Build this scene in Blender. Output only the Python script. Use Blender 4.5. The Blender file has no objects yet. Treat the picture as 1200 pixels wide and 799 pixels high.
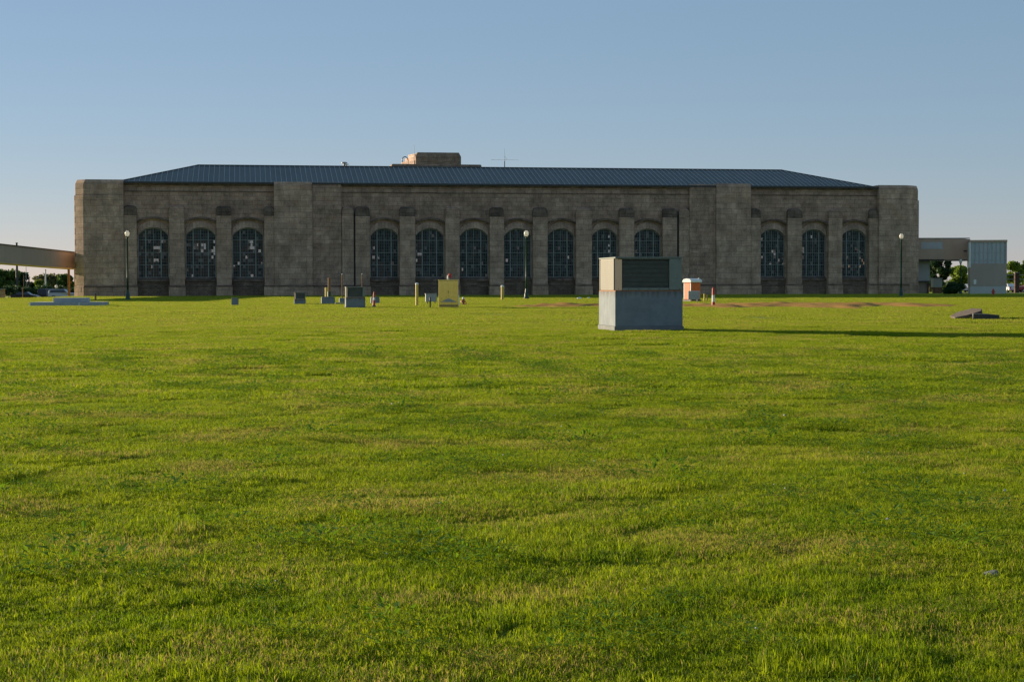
import bpy, bmesh, math, random
import numpy as np
from mathutils import Matrix, Vector, noise as mnoise

random.seed(7); rng = np.random.default_rng(7)
R = math.radians
scene = bpy.context.scene
C = scene.collection
F = 2000.0; EYE = 1.6; ROLL = 0.00222; HOR = 333.0
TH = math.atan(0.159); CT, ST = math.cos(TH), math.sin(TH)

def hor(px): return HOR - ROLL * (px - 600)
def depth(px, py, z=0.0): return F * (EYE - z) / (py - hor(px))      # distance of a ground point
def gx(px, Y): return (px - 600) / F * Y
def hz(px, py, Y): return EYE + (hor(px) - py) * Y / F               # height of a point at distance Y

# ------------------------------------------------------------------ materials
def mat(name, base, rough=0.8, metal=0.0, spec=0.5):
    m = bpy.data.materials.new(name); m.use_nodes = True
    b = m.node_tree.nodes['Principled BSDF']
    b.inputs['Base Color'].default_value = (*base, 1); b.inputs['Roughness'].default_value = rough
    b.inputs['Metallic'].default_value = metal; b.inputs['Specular IOR Level'].default_value = spec
    return m

def nodes(m): return m.node_tree.nodes, m.node_tree.links, m.node_tree.nodes['Principled BSDF']

def noisy(name, c1, c2, scale=3.0, rough=0.85, metal=0.0, bump=0.0, bscale=40, detail=6, stretch=None, spec=0.4, c3=None):
    m = mat(name, c1, rough, metal, spec); N, L, b = nodes(m)
    tc = N.new('ShaderNodeTexCoord'); mp = N.new('ShaderNodeMapping')
    if stretch: mp.inputs['Scale'].default_value = stretch
    L.new(tc.outputs['Object'], mp.inputs['Vector'])
    t = N.new('ShaderNodeTexNoise'); t.inputs['Scale'].default_value = scale; t.inputs['Detail'].default_value = detail
    t.inputs['Roughness'].default_value = 0.65
    L.new(mp.outputs[0], t.inputs['Vector'])
    r = N.new('ShaderNodeValToRGB'); r.color_ramp.elements[0].position = 0.33; r.color_ramp.elements[1].position = 0.67
    r.color_ramp.elements[0].color = (*c1, 1); r.color_ramp.elements[1].color = (*c2, 1)
    if c3:
        e = r.color_ramp.elements.new(0.8); e.color = (*c3, 1)
    L.new(t.outputs['Fac'], r.inputs['Fac']); L.new(r.outputs['Color'], b.inputs['Base Color'])
    if bump:
        t2 = N.new('ShaderNodeTexNoise'); t2.inputs['Scale'].default_value = bscale; t2.inputs['Detail'].default_value = 5
        L.new(tc.outputs['Object'], t2.inputs['Vector'])
        bp = N.new('ShaderNodeBump'); bp.inputs['Strength'].default_value = bump; bp.inputs['Distance'].default_value = 0.02
        L.new(t2.outputs['Fac'], bp.inputs['Height']); L.new(bp.outputs['Normal'], b.inputs['Normal'])
    return m

def stone_mat(name, ca, cb, cm, bw=1.3, rh=0.62, stain=0.34, shift=0.0):
    """coursed ashlar: block to block colour changes, mortar lines, water stains running down"""
    m = mat(name, ca, 0.9, 0, 0.25); N, L, b = nodes(m)
    tc = N.new('ShaderNodeTexCoord'); sp = N.new('ShaderNodeSeparateXYZ'); L.new(tc.outputs['Object'], sp.inputs[0])
    ad = N.new('ShaderNodeMath'); ad.operation = 'ADD'; L.new(sp.outputs['X'], ad.inputs[0]); L.new(sp.outputs['Y'], ad.inputs[1])
    cx = N.new('ShaderNodeCombineXYZ'); L.new(ad.outputs[0], cx.inputs['X']); L.new(sp.outputs['Z'], cx.inputs['Y'])
    br = N.new('ShaderNodeTexBrick'); L.new(cx.outputs[0], br.inputs['Vector'])
    br.inputs['Scale'].default_value = 1; br.inputs['Brick Width'].default_value = bw; br.inputs['Row Height'].default_value = rh
    br.inputs['Mortar Size'].default_value = 0.021; br.inputs['Mortar Smooth'].default_value = 0.2; br.inputs['Bias'].default_value = -0.15
    br.inputs['Color1'].default_value = (*ca, 1); br.inputs['Color2'].default_value = (*cb, 1); br.inputs['Mortar'].default_value = (*cm, 1)
    def ns(scale, st, lo, hi, a, c, det=6):
        mp = N.new('ShaderNodeMapping'); mp.inputs['Scale'].default_value = st; mp.inputs['Location'].default_value = (shift, 3.1, 1.7)
        L.new(tc.outputs['Object'], mp.inputs['Vector'])
        t = N.new('ShaderNodeTexNoise'); t.inputs['Scale'].default_value = scale; t.inputs['Detail'].default_value = det; t.inputs['Roughness'].default_value = 0.7
        L.new(mp.outputs[0], t.inputs['Vector'])
        mr = N.new('ShaderNodeMapRange'); mr.inputs['From Min'].default_value = lo; mr.inputs['From Max'].default_value = hi
        mr.inputs['To Min'].default_value = a; mr.inputs['To Max'].default_value = c; L.new(t.outputs['Fac'], mr.inputs['Value'])
        return mr.outputs[0]
    col = br.outputs['Color']
    def mul(col, f):
        mx = N.new('ShaderNodeMix'); mx.data_type = 'RGBA'; mx.blend_type = 'MULTIPLY'; mx.inputs['Factor'].default_value = 1
        cc = N.new('ShaderNodeCombineColor'); [L.new(f, cc.inputs[i]) for i in range(3)]
        L.new(col, mx.inputs['A']); L.new(cc.outputs[0], mx.inputs['B']); return mx.outputs['Result']
    col = mul(col, ns(0.25, (1, 1, 1), 0.3, 0.7, 0.78, 1.2))          # broad tone drift
    col = mul(col, ns(0.8, (1.0, 1.0, 0.6), 0.38, 0.62, 1 - stain, 1.12))   # run-off stains
    col = mul(col, ns(1.6, (.5, .5, 2.4), 0.35, 0.65, 0.86, 1.12)); col = mul(col, ns(6, (1, 1, 1), 0.3, 0.7, 0.8, 1.2))
    # rusty/brown wash in places
    mx = N.new('ShaderNodeMix'); mx.data_type = 'RGBA'; L.new(ns(0.45, (1, 1, 2.2), 0.52, 0.75, 0, 0.5), mx.inputs['Factor'])
    L.new(col, mx.inputs['A']); mx.inputs['B'].default_value = (ca[0] * .85, ca[1] * .66, ca[2] * .5, 1)
    L.new(mx.outputs['Result'], b.inputs['Base Color'])
    bp = N.new('ShaderNodeBump'); bp.inputs['Strength'].default_value = 0.5; bp.inputs['Distance'].default_value = 0.03
    L.new(br.outputs['Fac'], bp.inputs['Height']); bp.invert = True
    L.new(bp.outputs[0], b.inputs['Normal'])
    return m

STONE = stone_mat('ashlar', (.44, .30, .225), (.325, .222, .168), (.19, .13, .10))
STONE2 = stone_mat('ashlar_pale', (.48, .335, .25), (.385, .268, .20), (.21, .145, .112), 1.6, .8, .3, 9)
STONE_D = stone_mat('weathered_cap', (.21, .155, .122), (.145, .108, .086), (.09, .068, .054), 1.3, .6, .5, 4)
ARCHV = stone_mat('archivolt_stone', (.52, .37, .30), (.42, .29, .235), (.25, .2, .16), .5, 1.2, .3, 5)
STONE_W = stone_mat('warm_stone', (.36, .25, .17), (.27, .19, .13), (.14, .11, .08), 1.3, .62, .3, 2)
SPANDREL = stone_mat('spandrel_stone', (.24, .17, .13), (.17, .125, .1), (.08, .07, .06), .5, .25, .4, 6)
INTERIOR = noisy('interior', (.07, .06, .05), (.12, .10, .08), .5)
STEEL = noisy('window_steel', (.19, .21, .205), (.28, .31, .30), 2, .6)
CONC = noisy('concrete', (.165, .19, .21), (.225, .25, .27), 2.2, .9, bump=.25, bscale=30, c3=(.25, .265, .275))
def plinth_mat(h1):
    m = noisy('stained_concrete', (.165, .19, .21), (.225, .25, .27), 2.2, .9, bump=.25, bscale=30, c3=(.25, .265, .275)); N, L, b = nodes(m)
    src = b.inputs['Base Color'].links[0].from_socket
    tc = N.new('ShaderNodeTexCoord'); sp = N.new('ShaderNodeSeparateXYZ'); L.new(tc.outputs['Object'], sp.inputs[0])
    mp = N.new('ShaderNodeMapping'); mp.inputs['Scale'].default_value = (9, 9, .6); L.new(tc.outputs['Object'], mp.inputs['Vector'])
    t = N.new('ShaderNodeTexNoise'); t.inputs['Scale'].default_value = 1; t.inputs['Detail'].default_value = 5; L.new(mp.outputs[0], t.inputs['Vector'])
    mr = N.new('ShaderNodeMapRange'); mr.inputs['From Min'].default_value = h1-.42; mr.inputs['From Max'].default_value = h1+.04; L.new(sp.outputs['Z'], mr.inputs['Value'])
    ml = N.new('ShaderNodeMath'); ml.operation = 'MULTIPLY'; L.new(mr.outputs[0], ml.inputs[0]); L.new(t.outputs['Fac'], ml.inputs[1])
    r2 = N.new('ShaderNodeMapRange'); r2.inputs['From Min'].default_value = .22; r2.inputs['From Max'].default_value = .55; r2.inputs['To Max'].default_value = .75; L.new(ml.outputs[0], r2.inputs['Value'])
    mx = N.new('ShaderNodeMix'); mx.data_type = 'RGBA'; L.new(r2.outputs[0], mx.inputs['Factor']); L.new(src, mx.inputs['A']); mx.inputs['B'].default_value = (.10, .075, .055, 1)
    L.new(mx.outputs['Result'], b.inputs['Base Color']); return m
CONC_L = noisy('light_concrete', (.32, .34, .36), (.42, .44, .45), 3, .9, bump=.2)
CONC_D = noisy('concrete_damp', (.14, .15, .15), (.20, .205, .205), 3, .9, bump=.3)
TAN = noisy('tan_enamel', (.145, .132, .105), (.175, .16, .125), 4, .45, 0, stretch=(1, 1, .25))
GREYGREEN = noisy('greygreen_enamel', (.17, .20, .175), (.22, .25, .215), 4, .45)
LOUVRE = noisy('louvre_black', (.20, .21, .18), (.28, .29, .25), 6, .5)
RUST = noisy('rust', (.22, .09, .04), (.34, .17, .09), 9, .9)
GREEN = noisy('lamp_green', (.01, .045, .032), (.018, .06, .042), 5, .4)
GLOBE = mat('lamp_globe', (.82, .80, .74), .35)
_N, _L, _b = nodes(GLOBE); _t = _N.new('ShaderNodeBsdfTranslucent'); _t.inputs[0].default_value = (.9, .88, .82, 1); _x = _N.new('ShaderNodeMixShader'); _x.inputs[0].default_value = .5
_L.new(_b.outputs[0], _x.inputs[1]); _L.new(_t.outputs[0], _x.inputs[2]); _L.new(_x.outputs[0], _N['Material Output'].inputs['Surface'])
YELLOW = noisy('bollard_yellow', (.62, .40, .05), (.7, .5, .1), 6, .55)
ORANGE = noisy('orange_plastic', (.62, .12, .02), (.72, .16, .03), 4, .5)
RED = noisy('red_paint', (.42, .035, .025), (.5, .06, .04), 4, .5)
WHITE = noisy('white_plastic', (.68, .68, .66), (.8, .8, .78), 4, .5)
METAL = noisy('grass_tinted_metal', (.52, .43, .13), (.62, .52, .18), 3, .16, .9)  # yellow base colour paints in the reflection of the grass
GREYM = noisy('grey_metal', (.30, .31, .32), (.38, .39, .4), 3, .5)
DARK = noisy('dark_metal', (.03, .032, .035), (.06, .06, .065), 3, .5)
BROWN = noisy('brown_wood', (.20, .10, .05), (.30, .16, .08), 4, .8, stretch=(1, 1, .1))
BRICK = stone_mat('red_brick', (.30, .13, .09), (.22, .10, .07), (.2, .18, .16), .4, .14, .3)
TAUPE = noisy('taupe_cladding', (.36, .285, .245), (.41, .33, .285), .4, .7, stretch=(1, 1, .3))
TAUPE2 = noisy('brown_cladding', (.46, .32, .245), (.53, .38, .29), .5, .7)
BLUEG = noisy('blue_grey_panel', (.42, .42, .43), (.48, .48, .49), .8, .6)
BARK = noisy('bark', (.07, .05, .035), (.12, .09, .06), 5, .95, stretch=(1, 1, .2))
ASPH = noisy('asphalt', (.045, .045, .047), (.065, .064, .063), 2, .9)
TYRE = mat('tyre', (.02, .02, .02), .9); GLASSC = mat('car_glass', (.02, .025, .03), .08, 0, .8)
RIM = mat('rim', (.4, .4, .42), .35, .8)
TAIL = mat('tail_lamp', (.4, .02, .02), .3); HEADL = mat('head_lamp', (.7, .7, .7), .2)

def leaf_mat(name, c1, c2, trans=.35):
    m = mat(name, c1, .6, 0, .3); N, L, b = nodes(m)
    g = N.new('ShaderNodeNewGeometry')
    r = N.new('ShaderNodeValToRGB'); r.color_ramp.elements[0].color = (*c1, 1); r.color_ramp.elements[1].color = (*c2, 1)
    L.new(g.outputs['Random Per Island'], r.inputs['Fac']); L.new(r.outputs['Color'], b.inputs['Base Color'])
    tr = N.new('ShaderNodeBsdfTranslucent'); L.new(r.outputs['Color'], tr.inputs['Color'])
    mx = N.new('ShaderNodeMixShader'); mx.inputs[0].default_value = trans
    L.new(b.outputs[0], mx.inputs[1]); L.new(tr.outputs[0], mx.inputs[2]); L.new(mx.outputs[0], N['Material Output'].inputs['Surface'])
    return m
LEAF_D = leaf_mat('leaf_dark', (.02, .05, .018), (.045, .09, .03))
LEAF_M = leaf_mat('leaf_mid', (.055, .11, .02), (.12, .18, .03))
LEAF_L = leaf_mat('leaf_light', (.11, .18, .02), (.20, .27, .035), .5)
LEAF_Y = leaf_mat('leaf_olive', (.10, .11, .03), (.18, .17, .06), .4)
WEED = leaf_mat('weed_leaf', (.10, .20, .010), (.17, .27, .014), .5)

# glass
GL_DARK = mat('dirty_glass', (.022, .029, .031), .5, 0, .25)
GL_MID = mat('dusty_glass', (.055, .067, .068), .6, 0, .3)
GL_BROWN = mat('painted_glass', (.075, .052, .042), .6, 0, .3)
GL_PALE = mat('pale_glass', (.17, .155, .15), .5, 0, .3)
def clear_mat():
    m = bpy.data.materials.new('clear_glass'); m.use_nodes = True; N, L = m.node_tree.nodes, m.node_tree.links
    N.remove(N['Principled BSDF']); t = N.new('ShaderNodeBsdfTransparent'); t.inputs[0].default_value = (.45, .47, .48, 1)
    g = N.new('ShaderNodeBsdfGlossy'); g.inputs['Roughness'].default_value = .08
    mx = N.new('ShaderNodeMixShader'); mx.inputs[0].default_value = .08
    L.new(t.outputs[0], mx.inputs[1]); L.new(g.outputs[0], mx.inputs[2]); L.new(mx.outputs[0], N['Material Output'].inputs['Surface'])
    return m
GL_CLEAR = clear_mat()

# ------------------------------------------------------------------ mesh helpers
class MB:
    def __init__(s): s.v = []; s.f = []; s.mi = []; s.cur = 0
    def add(s, vs, fs):
        o = len(s.v); s.v += [tuple(p) for p in vs]
        for f in fs: s.f.append([i + o for i in f]); s.mi.append(s.cur)
        return s
    def box(s, x0, x1, y0, y1, z0, z1):
        return s.add([(x0,y0,z0),(x1,y0,z0),(x1,y1,z0),(x0,y1,z0),(x0,y0,z1),(x1,y0,z1),(x1,y1,z1),(x0,y1,z1)],
              [(0,3,2,1),(4,5,6,7),(0,1,5,4),(1,2,6,5),(2,3,7,6),(3,0,4,7)])
    def prism(s, poly, z0, z1, top=None):          # poly in xy, extruded in z
        n = len(poly); t = top or poly
        return s.add([(x,y,z0) for x,y in poly] + [(x,y,z1) for x,y in t],
              [list(range(n))[::-1], list(range(n,2*n))] + [(i,(i+1)%n,n+(i+1)%n,n+i) for i in range(n)])
    def slab(s, poly, y0, y1):                      # poly in xz, extruded in y
        n = len(poly)
        return s.add([(x,y0,z) for x,z in poly] + [(x,y1,z) for x,z in poly],
              [list(range(n)), list(range(n,2*n))[::-1]] + [(i,(i+1)%n,n+(i+1)%n,n+i) for i in range(n)])
    def slabx(s, poly, x0, x1):                     # poly in yz, extruded in x
        n = len(poly)
        return s.add([(x0,y,z) for y,z in poly] + [(x1,y,z) for y,z in poly],
              [list(range(n)), list(range(n,2*n))[::-1]] + [(i,(i+1)%n,n+(i+1)%n,n+i) for i in range(n)])
    def lathe(s, prof, cx=0, cy=0, n=14):           # prof: (r, z)
        vs = []; fs = []
        for r, z in prof:
            for k in range(n): a = 2*math.pi*k/n; vs.append((cx+r*math.cos(a), cy+r*math.sin(a), z))
        for j in range(len(prof)-1):
            for k in range(n): fs.append((j*n+k, j*n+(k+1)%n, (j+1)*n+(k+1)%n, (j+1)*n+k))
        fs.append(list(range(n))[::-1]); fs.append([(len(prof)-1)*n+k for k in range(n)])
        return s.add(vs, fs)
    def tube(s, pts, radii, n=8):
        pts = [Vector(p) for p in pts]; vs = []; fs = []
        for j, p in enumerate(pts):
            d = (pts[min(j+1,len(pts)-1)] - pts[max(j-1,0)]).normalized()
            u = d.orthogonal().normalized() if j == 0 else (u - d*u.dot(d)).normalized()
            w = d.cross(u); r = radii[j] if hasattr(radii,'__len__') else radii
            for k in range(n): a = 2*math.pi*k/n; vs.append(p + u*r*math.cos(a) + w*r*math.sin(a))
        for j in range(len(pts)-1):
            for k in range(n): fs.append((j*n+k, j*n+(k+1)%n, (j+1)*n+(k+1)%n, (j+1)*n+k))
        fs.append(list(range(n))[::-1]); fs.append([(len(pts)-1)*n+k for k in range(n)])
        return s.add(vs, fs)
    def build(s, name, material, parent=None, bevel=0, smooth=False, recalc=True):
        me = bpy.data.meshes.new(name); me.from_pydata(s.v, [], s.f)
        mats = material if isinstance(material, (list, tuple)) else [material]
        for m in mats: me.materials.append(m)
        if len(mats) > 1: me.polygons.foreach_set('material_index', s.mi)
        if recalc:
            bm = bmesh.new(); bm.from_mesh(me); bmesh.ops.recalc_face_normals(bm, faces=bm.faces); bm.to_mesh(me); bm.free()
        if smooth:
            me.polygons.foreach_set('use_smooth', [True]*len(me.polygons))
        o = bpy.data.objects.new(name, me); C.objects.link(o)
        if parent: o.parent = parent
        if bevel:
            b = o.modifiers.new('bevel', 'BEVEL'); b.width = bevel; b.segments = 2; b.limit_method = 'ANGLE'
        return o

def tag(o, label=None, cat=None, group=None, kind=None):
    if label: o['label'] = label
    if cat: o['category'] = cat
    if group: o['group'] = group
    if kind: o['kind'] = kind
    return o
def empty(name, loc, rz=0, label=None, cat=None, group=None):
    o = bpy.data.objects.new(name, None); C.objects.link(o); o.location = loc; o.rotation_euler = (0,0,rz)
    o.empty_display_size = .2
    return tag(o, label, cat, group)
def copy_tree(o, parent=None):
    c = o.copy(); C.objects.link(c)
    if parent: c.parent = parent
    for ch in list(o.children): copy_tree(ch, c)
    return c

# ------------------------------------------------------------------ terrain
def smooth(a, b, x):
    t = np.clip((x-a)/(b-a), 0, 1); return t*t*(3-2*t)
def terr(x, y):
    """lawn height: gentle swell, falling away to the lower car park left of the hall"""
    x = np.asarray(x, float); y = np.asarray(y, float)
    h = .035*np.sin(x*.31+1)*np.sin(y*.27) + .014*np.sin(x*.9+y*.5) + .008*np.sin(x*2.3-y*1.7+2)*np.cos(y*2.9) \
        + .009*np.sin(x*4.1+y*3.3)*np.sin(y*5.2-x*1.1)
    h = h * (1 - smooth(70, 160, y)*.4)
    u = (x+61.7)*CT + (y-240.6)*ST               # along the hall
    drop = smooth(-1.5, -9, u) * smooth(214, 236, y)
    far = smooth(420, 700, y) * 0
    return h*(1-drop) - 1.0*drop + far
def T(x, y): return float(terr(x, y))

# ------------------------------------------------------------------ camera, world, sun
cam = bpy.data.cameras.new('camera'); cam.sensor_width = 36; cam.lens = 36*F/1200; cam.clip_end = 8000; cam.clip_start = .1
co = bpy.data.objects.new('camera', cam); C.objects.link(co); scene.camera = co
pitch = math.atan((399.5-HOR)/F)
co.matrix_world = Matrix.Translation((0,0,EYE)) @ Matrix.Rotation(R(90)-pitch, 4, 'X') @ Matrix.Rotation(-ROLL, 4, 'Z')

SUN_AZ = R(56)          # left of the view axis
SUN_EL = R(9.3)
sdir = Vector((-math.sin(SUN_AZ)*math.cos(SUN_EL), math.cos(SUN_AZ)*math.cos(SUN_EL), math.sin(SUN_EL)))
sl = bpy.data.lights.new('sun', 'SUN'); sl.energy = 5.0; sl.angle = R(.5); sl.color = (1, .83, .58)
so = bpy.data.objects.new('sun', sl); C.objects.link(so); so.rotation_euler = sdir.to_track_quat('Z', 'Y').to_euler()
w = bpy.data.worlds.new('World'); scene.world = w; w.use_nodes = True
WN, WL = w.node_tree.nodes, w.node_tree.links
sky = WN.new('ShaderNodeTexSky'); sky.sky_type = 'NISHITA'; sky.sun_disc = False
sky.sun_elevation = SUN_EL; sky.sun_rotation = -SUN_AZ; sky.altitude = 1500
sky.air_density = 1.0; sky.dust_density = 0.0; sky.ozone_density = 4.0
# a thin even veil of high haze over the clear sky
m1 = WN.new('ShaderNodeMix'); m1.data_type = 'RGBA'; m1.blend_type = 'MULTIPLY'; m1.inputs['Factor'].default_value = 1; m1.inputs['B'].default_value = (.84, .50, .43, 1)
m2 = WN.new('ShaderNodeMix'); m2.data_type = 'RGBA'; m2.blend_type = 'ADD'; m2.inputs['Factor'].default_value = 1; m2.inputs['B'].default_value = (.90, 1.53, 2.0, 1)
m1.clamp_result = False; m2.clamp_result = False
WL.new(sky.outputs[0], m1.inputs['A']); WL.new(m1.outputs['Result'], m2.inputs['A'])
WL.new(m2.outputs['Result'], WN['Background'].inputs['Color']); WN['Background'].inputs['Strength'].default_value = .07
scene.view_settings.view_transform = 'Standard'; scene.view_settings.look = 'None'
scene.view_settings.exposure = 1.0; scene.view_settings.gamma = 1

# ------------------------------------------------------------------ ground
def axis(segs):
    out = [segs[0][0]]
    for a, b, st in segs:
        n = max(1, round((b-a)/st)); out += list(np.linspace(a, b, n+1)[1:])
    return np.array(out)
xs = axis([(-4000,-600,600),(-600,-120,40),(-120,-30,5),(-30,-8,1),(-8,8,.22),(8,30,1),(30,120,5),(120,600,40),(600,4000,600)])
ys = axis([(-60,4,4),(4,30,.22),(30,80,.8),(80,260,2.5),(260,700,30),(700,6000,700)])
XX, YY = np.meshgrid(xs, ys); ZZ = terr(XX, YY)
gm = bpy.data.meshes.new('ground'); nx, ny = len(xs), len(ys)
verts = np.stack([XX.ravel(), YY.ravel(), ZZ.ravel()], 1)
ii = (np.arange(ny-1)[:,None]*nx + np.arange(nx-1)[None]).ravel()
gm.from_pydata(verts.tolist(), [], np.stack([ii, ii+1, ii+1+nx, ii+nx], 1).tolist())
gm.polygons.foreach_set('use_smooth', [True]*len(gm.polygons))

def lawn_colour(N, L, blade=True):
    """colour of the lawn by place: patches of fresh, yellow and dry grass"""
    g = N.new('ShaderNodeNewGeometry')
    def ns(scale, lo, hi, st=(1,1,0), det=4):
        mp = N.new('ShaderNodeMapping'); mp.inputs['Scale'].default_value = st; L.new(g.outputs['Position'], mp.inputs['Vector'])
        t = N.new('ShaderNodeTexNoise'); t.inputs['Scale'].default_value = scale; t.inputs['Detail'].default_value = det; t.inputs['Roughness'].default_value = .6
        L.new(mp.outputs[0], t.inputs['Vector'])
        mr = N.new('ShaderNodeMapRange'); mr.interpolation_type = 'SMOOTHSTEP'
        mr.inputs['From Min'].default_value = lo; mr.inputs['From Max'].default_value = hi
        L.new(t.outputs['Fac'], mr.inputs['Value']); return mr.outputs[0]
    def mix(f, a, b):
        m = N.new('ShaderNodeMix'); m.data_type = 'RGBA'
        if isinstance(f, float): m.inputs['Factor'].default_value = f
        else: L.new(f, m.inputs['Factor'])
        for k, c in (('A', a), ('B', b)):
            if isinstance(c, tuple): m.inputs[k].default_value = (*c, 1)
            else: L.new(c, m.inputs[k])
        return m.outputs['Result']
    col = mix(ns(3.0, .38, .62), (.17, .265, .006), (.285, .365, .008))
    col = mix(ns(.9, .40, .66), col, (.31, .38, .012))
    col = mix(ns(4.5, .56, .74, det=5), col, (.11, .21, .008))
    sy = N.new('ShaderNodeSeparateXYZ'); L.new(g.outputs['Position'], sy.inputs[0])
    yr = N.new('ShaderNodeMapRange'); yr.interpolation_type = 'SMOOTHSTEP'; yr.inputs['From Min'].default_value = 52; yr.inputs['From Max'].default_value = 70; yr.inputs['To Max'].default_value = .75
    L.new(sy.outputs['Y'], yr.inputs['Value']); col = mix(yr.outputs[0], col, (.345, .40, .03))     # shorter, paler mown part
    return g, ns, mix, col

def ground_mat():
    m = mat('soil_and_turf', (.1,.12,.03), .95, 0, .1); N, L, b = nodes(m)
    g, ns, mix, col = lawn_colour(N, L)
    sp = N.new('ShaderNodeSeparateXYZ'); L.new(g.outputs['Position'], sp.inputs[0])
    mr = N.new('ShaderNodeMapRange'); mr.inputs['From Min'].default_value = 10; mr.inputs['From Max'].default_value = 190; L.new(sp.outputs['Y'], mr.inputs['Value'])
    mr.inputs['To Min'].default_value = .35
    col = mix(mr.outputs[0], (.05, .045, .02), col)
    L.new(col, b.inputs['Base Color']); return m
gm.materials.append(ground_mat())
ground = bpy.data.objects.new('ground', gm); C.objects.link(ground); tag(ground, kind='structure')

# bare dirt strip across the back of the lawn
def strip(name, xr, yc, half, amp, m, seed, label_kind='structure', nxs=160, nys=24):
    mb = MB(); xv = np.linspace(xr[0], xr[1], nxs); vs = []; fs = []
    for i, x in enumerate(xv):
        e = min(1, (x-xr[0])/4, (xr[1]-x)/4)
        c = yc(x) + 2.2*mnoise.noise((x*.13, seed, 0)); h = half(x)*max(.03, e)*(1+.5*mnoise.noise((x*.25, seed+5, 1)))
        h1 = h*(1+.4*mnoise.noise((x*.6, seed+7, 1))); h2 = h*(1+.4*mnoise.noise((x*.6, seed+9, 1)))
        for j in range(nys):
            t = j/(nys-1); y = c - h1 + (h1+h2)*t
            edge = math.sin(math.pi*t)
            z = T(x, y) + .004 + edge*(amp*(.6+.8*abs(mnoise.noise((x*.7, y*.5, seed))))*e)
            vs.append((x, y, z))
    for i in range(nxs-1):
        for j in range(nys-1):
            a = i*nys+j; fs.append((a, a+nys, a+nys+1, a+1))
    mb.add(vs, fs); o = mb.build(name, m, smooth=True, recalc=True); tag(o, kind=label_kind); return o
DIRT = noisy('dirt', (.33, .17, .05), (.46, .26, .075), .9, .95, bump=.6, bscale=8, spec=.03, stretch=(1,.4,1), c3=(.17,.20,.03))
dirt_c = lambda x: 121 + .08*x
dirt_h = lambda x: 3.2 + 5.2*smooth(9, 16, x)
dirt = strip('dirt_track', (-1, 33), dirt_c, dirt_h, .24, DIRT, 3)

# ------------------------------------------------------------------ hall
X0 = -513/F*240.6; Z0 = 240.6
def S(px, y=0.0):
    u = (px-600)/F; return (u*(Z0+y*CT) - X0 + y*ST)/(CT - u*ST)
hall = empty('stone_hall', (X0, Z0, 0), TH, 'long grey-brown stone hall with arched steel windows under a low dark metal roof', 'building')
D = 22.6
ZE = 16.2
YP = .35; YO = 1.0; YI = 1.4; YW = 1.8
pil = [(146,161),(199,217),(254.5,272),(310.5,322),
       (401.5,415),(417,434),(469,487),(522.5,539),(574.5,591),(625,642),(675.5,694),(726,743.5),(777,793.5),(796,808),
       (880,891.5),(923,940),(971,987),(1018.5,1030)]
pil = [(S(a,YP), S(b,YP)) for a, b in pil]
bays = [(0,1),(1,2),(2,3),(5,6),(6,7),(7,8),(8,9),(9,10),(10,11),(11,12),(14,15),(15,16),(16,17)]
groups = [(S(146,0)-.3, S(322,.2)+.3, [0,1,2]), (S(401,.5)-.3, S(808,.5)+.3, list(range(3,10))), (S(880,.2)-.3, S(1030,0)+.3, [10,11,12])]
ZSP, ZCR = 8.68, 9.8        # glass arch
HSP, HCR = 10.4, 11.05      # hood arch
def arch(x, a, b, zs, zc):
    """segmental arch height at x"""
    w = (b-a)/2; r = (w*w + (zc-zs)**2)/(2*(zc-zs)); d = x-(a+b)/2
    return zc - r + math.sqrt(max(0, r*r-d*d))
NA = 14
def arched_layer(mb, a, b, opens, y0, y1, zs, zc, z_low, ztop, zbot):
    """wall slab a..b with arched openings; each opening runs down to z_low (None: open to the foot)"""
    cur = a
    for (p, q) in opens:
        if z_low is None:
            if p > cur: mb.box(cur, p, y0, y1, zs, ztop)
        else:
            mb.box(cur, p, y0, y1, zbot, ztop); mb.box(p, q, y0, y1, zbot, z_low)
        pts = [(p+(q-p)*i/NA) for i in range(NA+1)]
        poly = [(x, arch(x, p, q, zs, zc)) for x in pts] + [(q, ztop), (p, ztop)]
        for i in range(NA):
            x0, x1 = pts[i], pts[i+1]
            mb.slab([(x0, arch(x0,p,q,zs,zc)), (x1, arch(x1,p,q,zs,zc)), (x1, ztop), (x0, ztop)], y0, y1)
        cur = q
    if z_low is None: mb.box(cur, b, y0, y1, zs, ztop)
    else: mb.box(cur, b, y0, y1, zbot, ztop)
opens = [(pil[i][1]+.04, pil[j][0]-.04) for i, j in bays]
for a, b, idx in groups:
    wall = MB(); inner = MB()
    arched_layer(wall, a, b, [opens[k] for k in idx], YO, YI-.003, HSP, HCR, None, ZE, 0)
    arched_layer(inner, a, b, [(opens[k][0]+.07, opens[k][1]-.07) for k in idx], YI, 2.2, ZSP, ZCR, 2.1, ZE-.01, -.3)
    wall.build('wall', STONE, hall); inner.build('window_surround', STONE2, hall)
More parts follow.
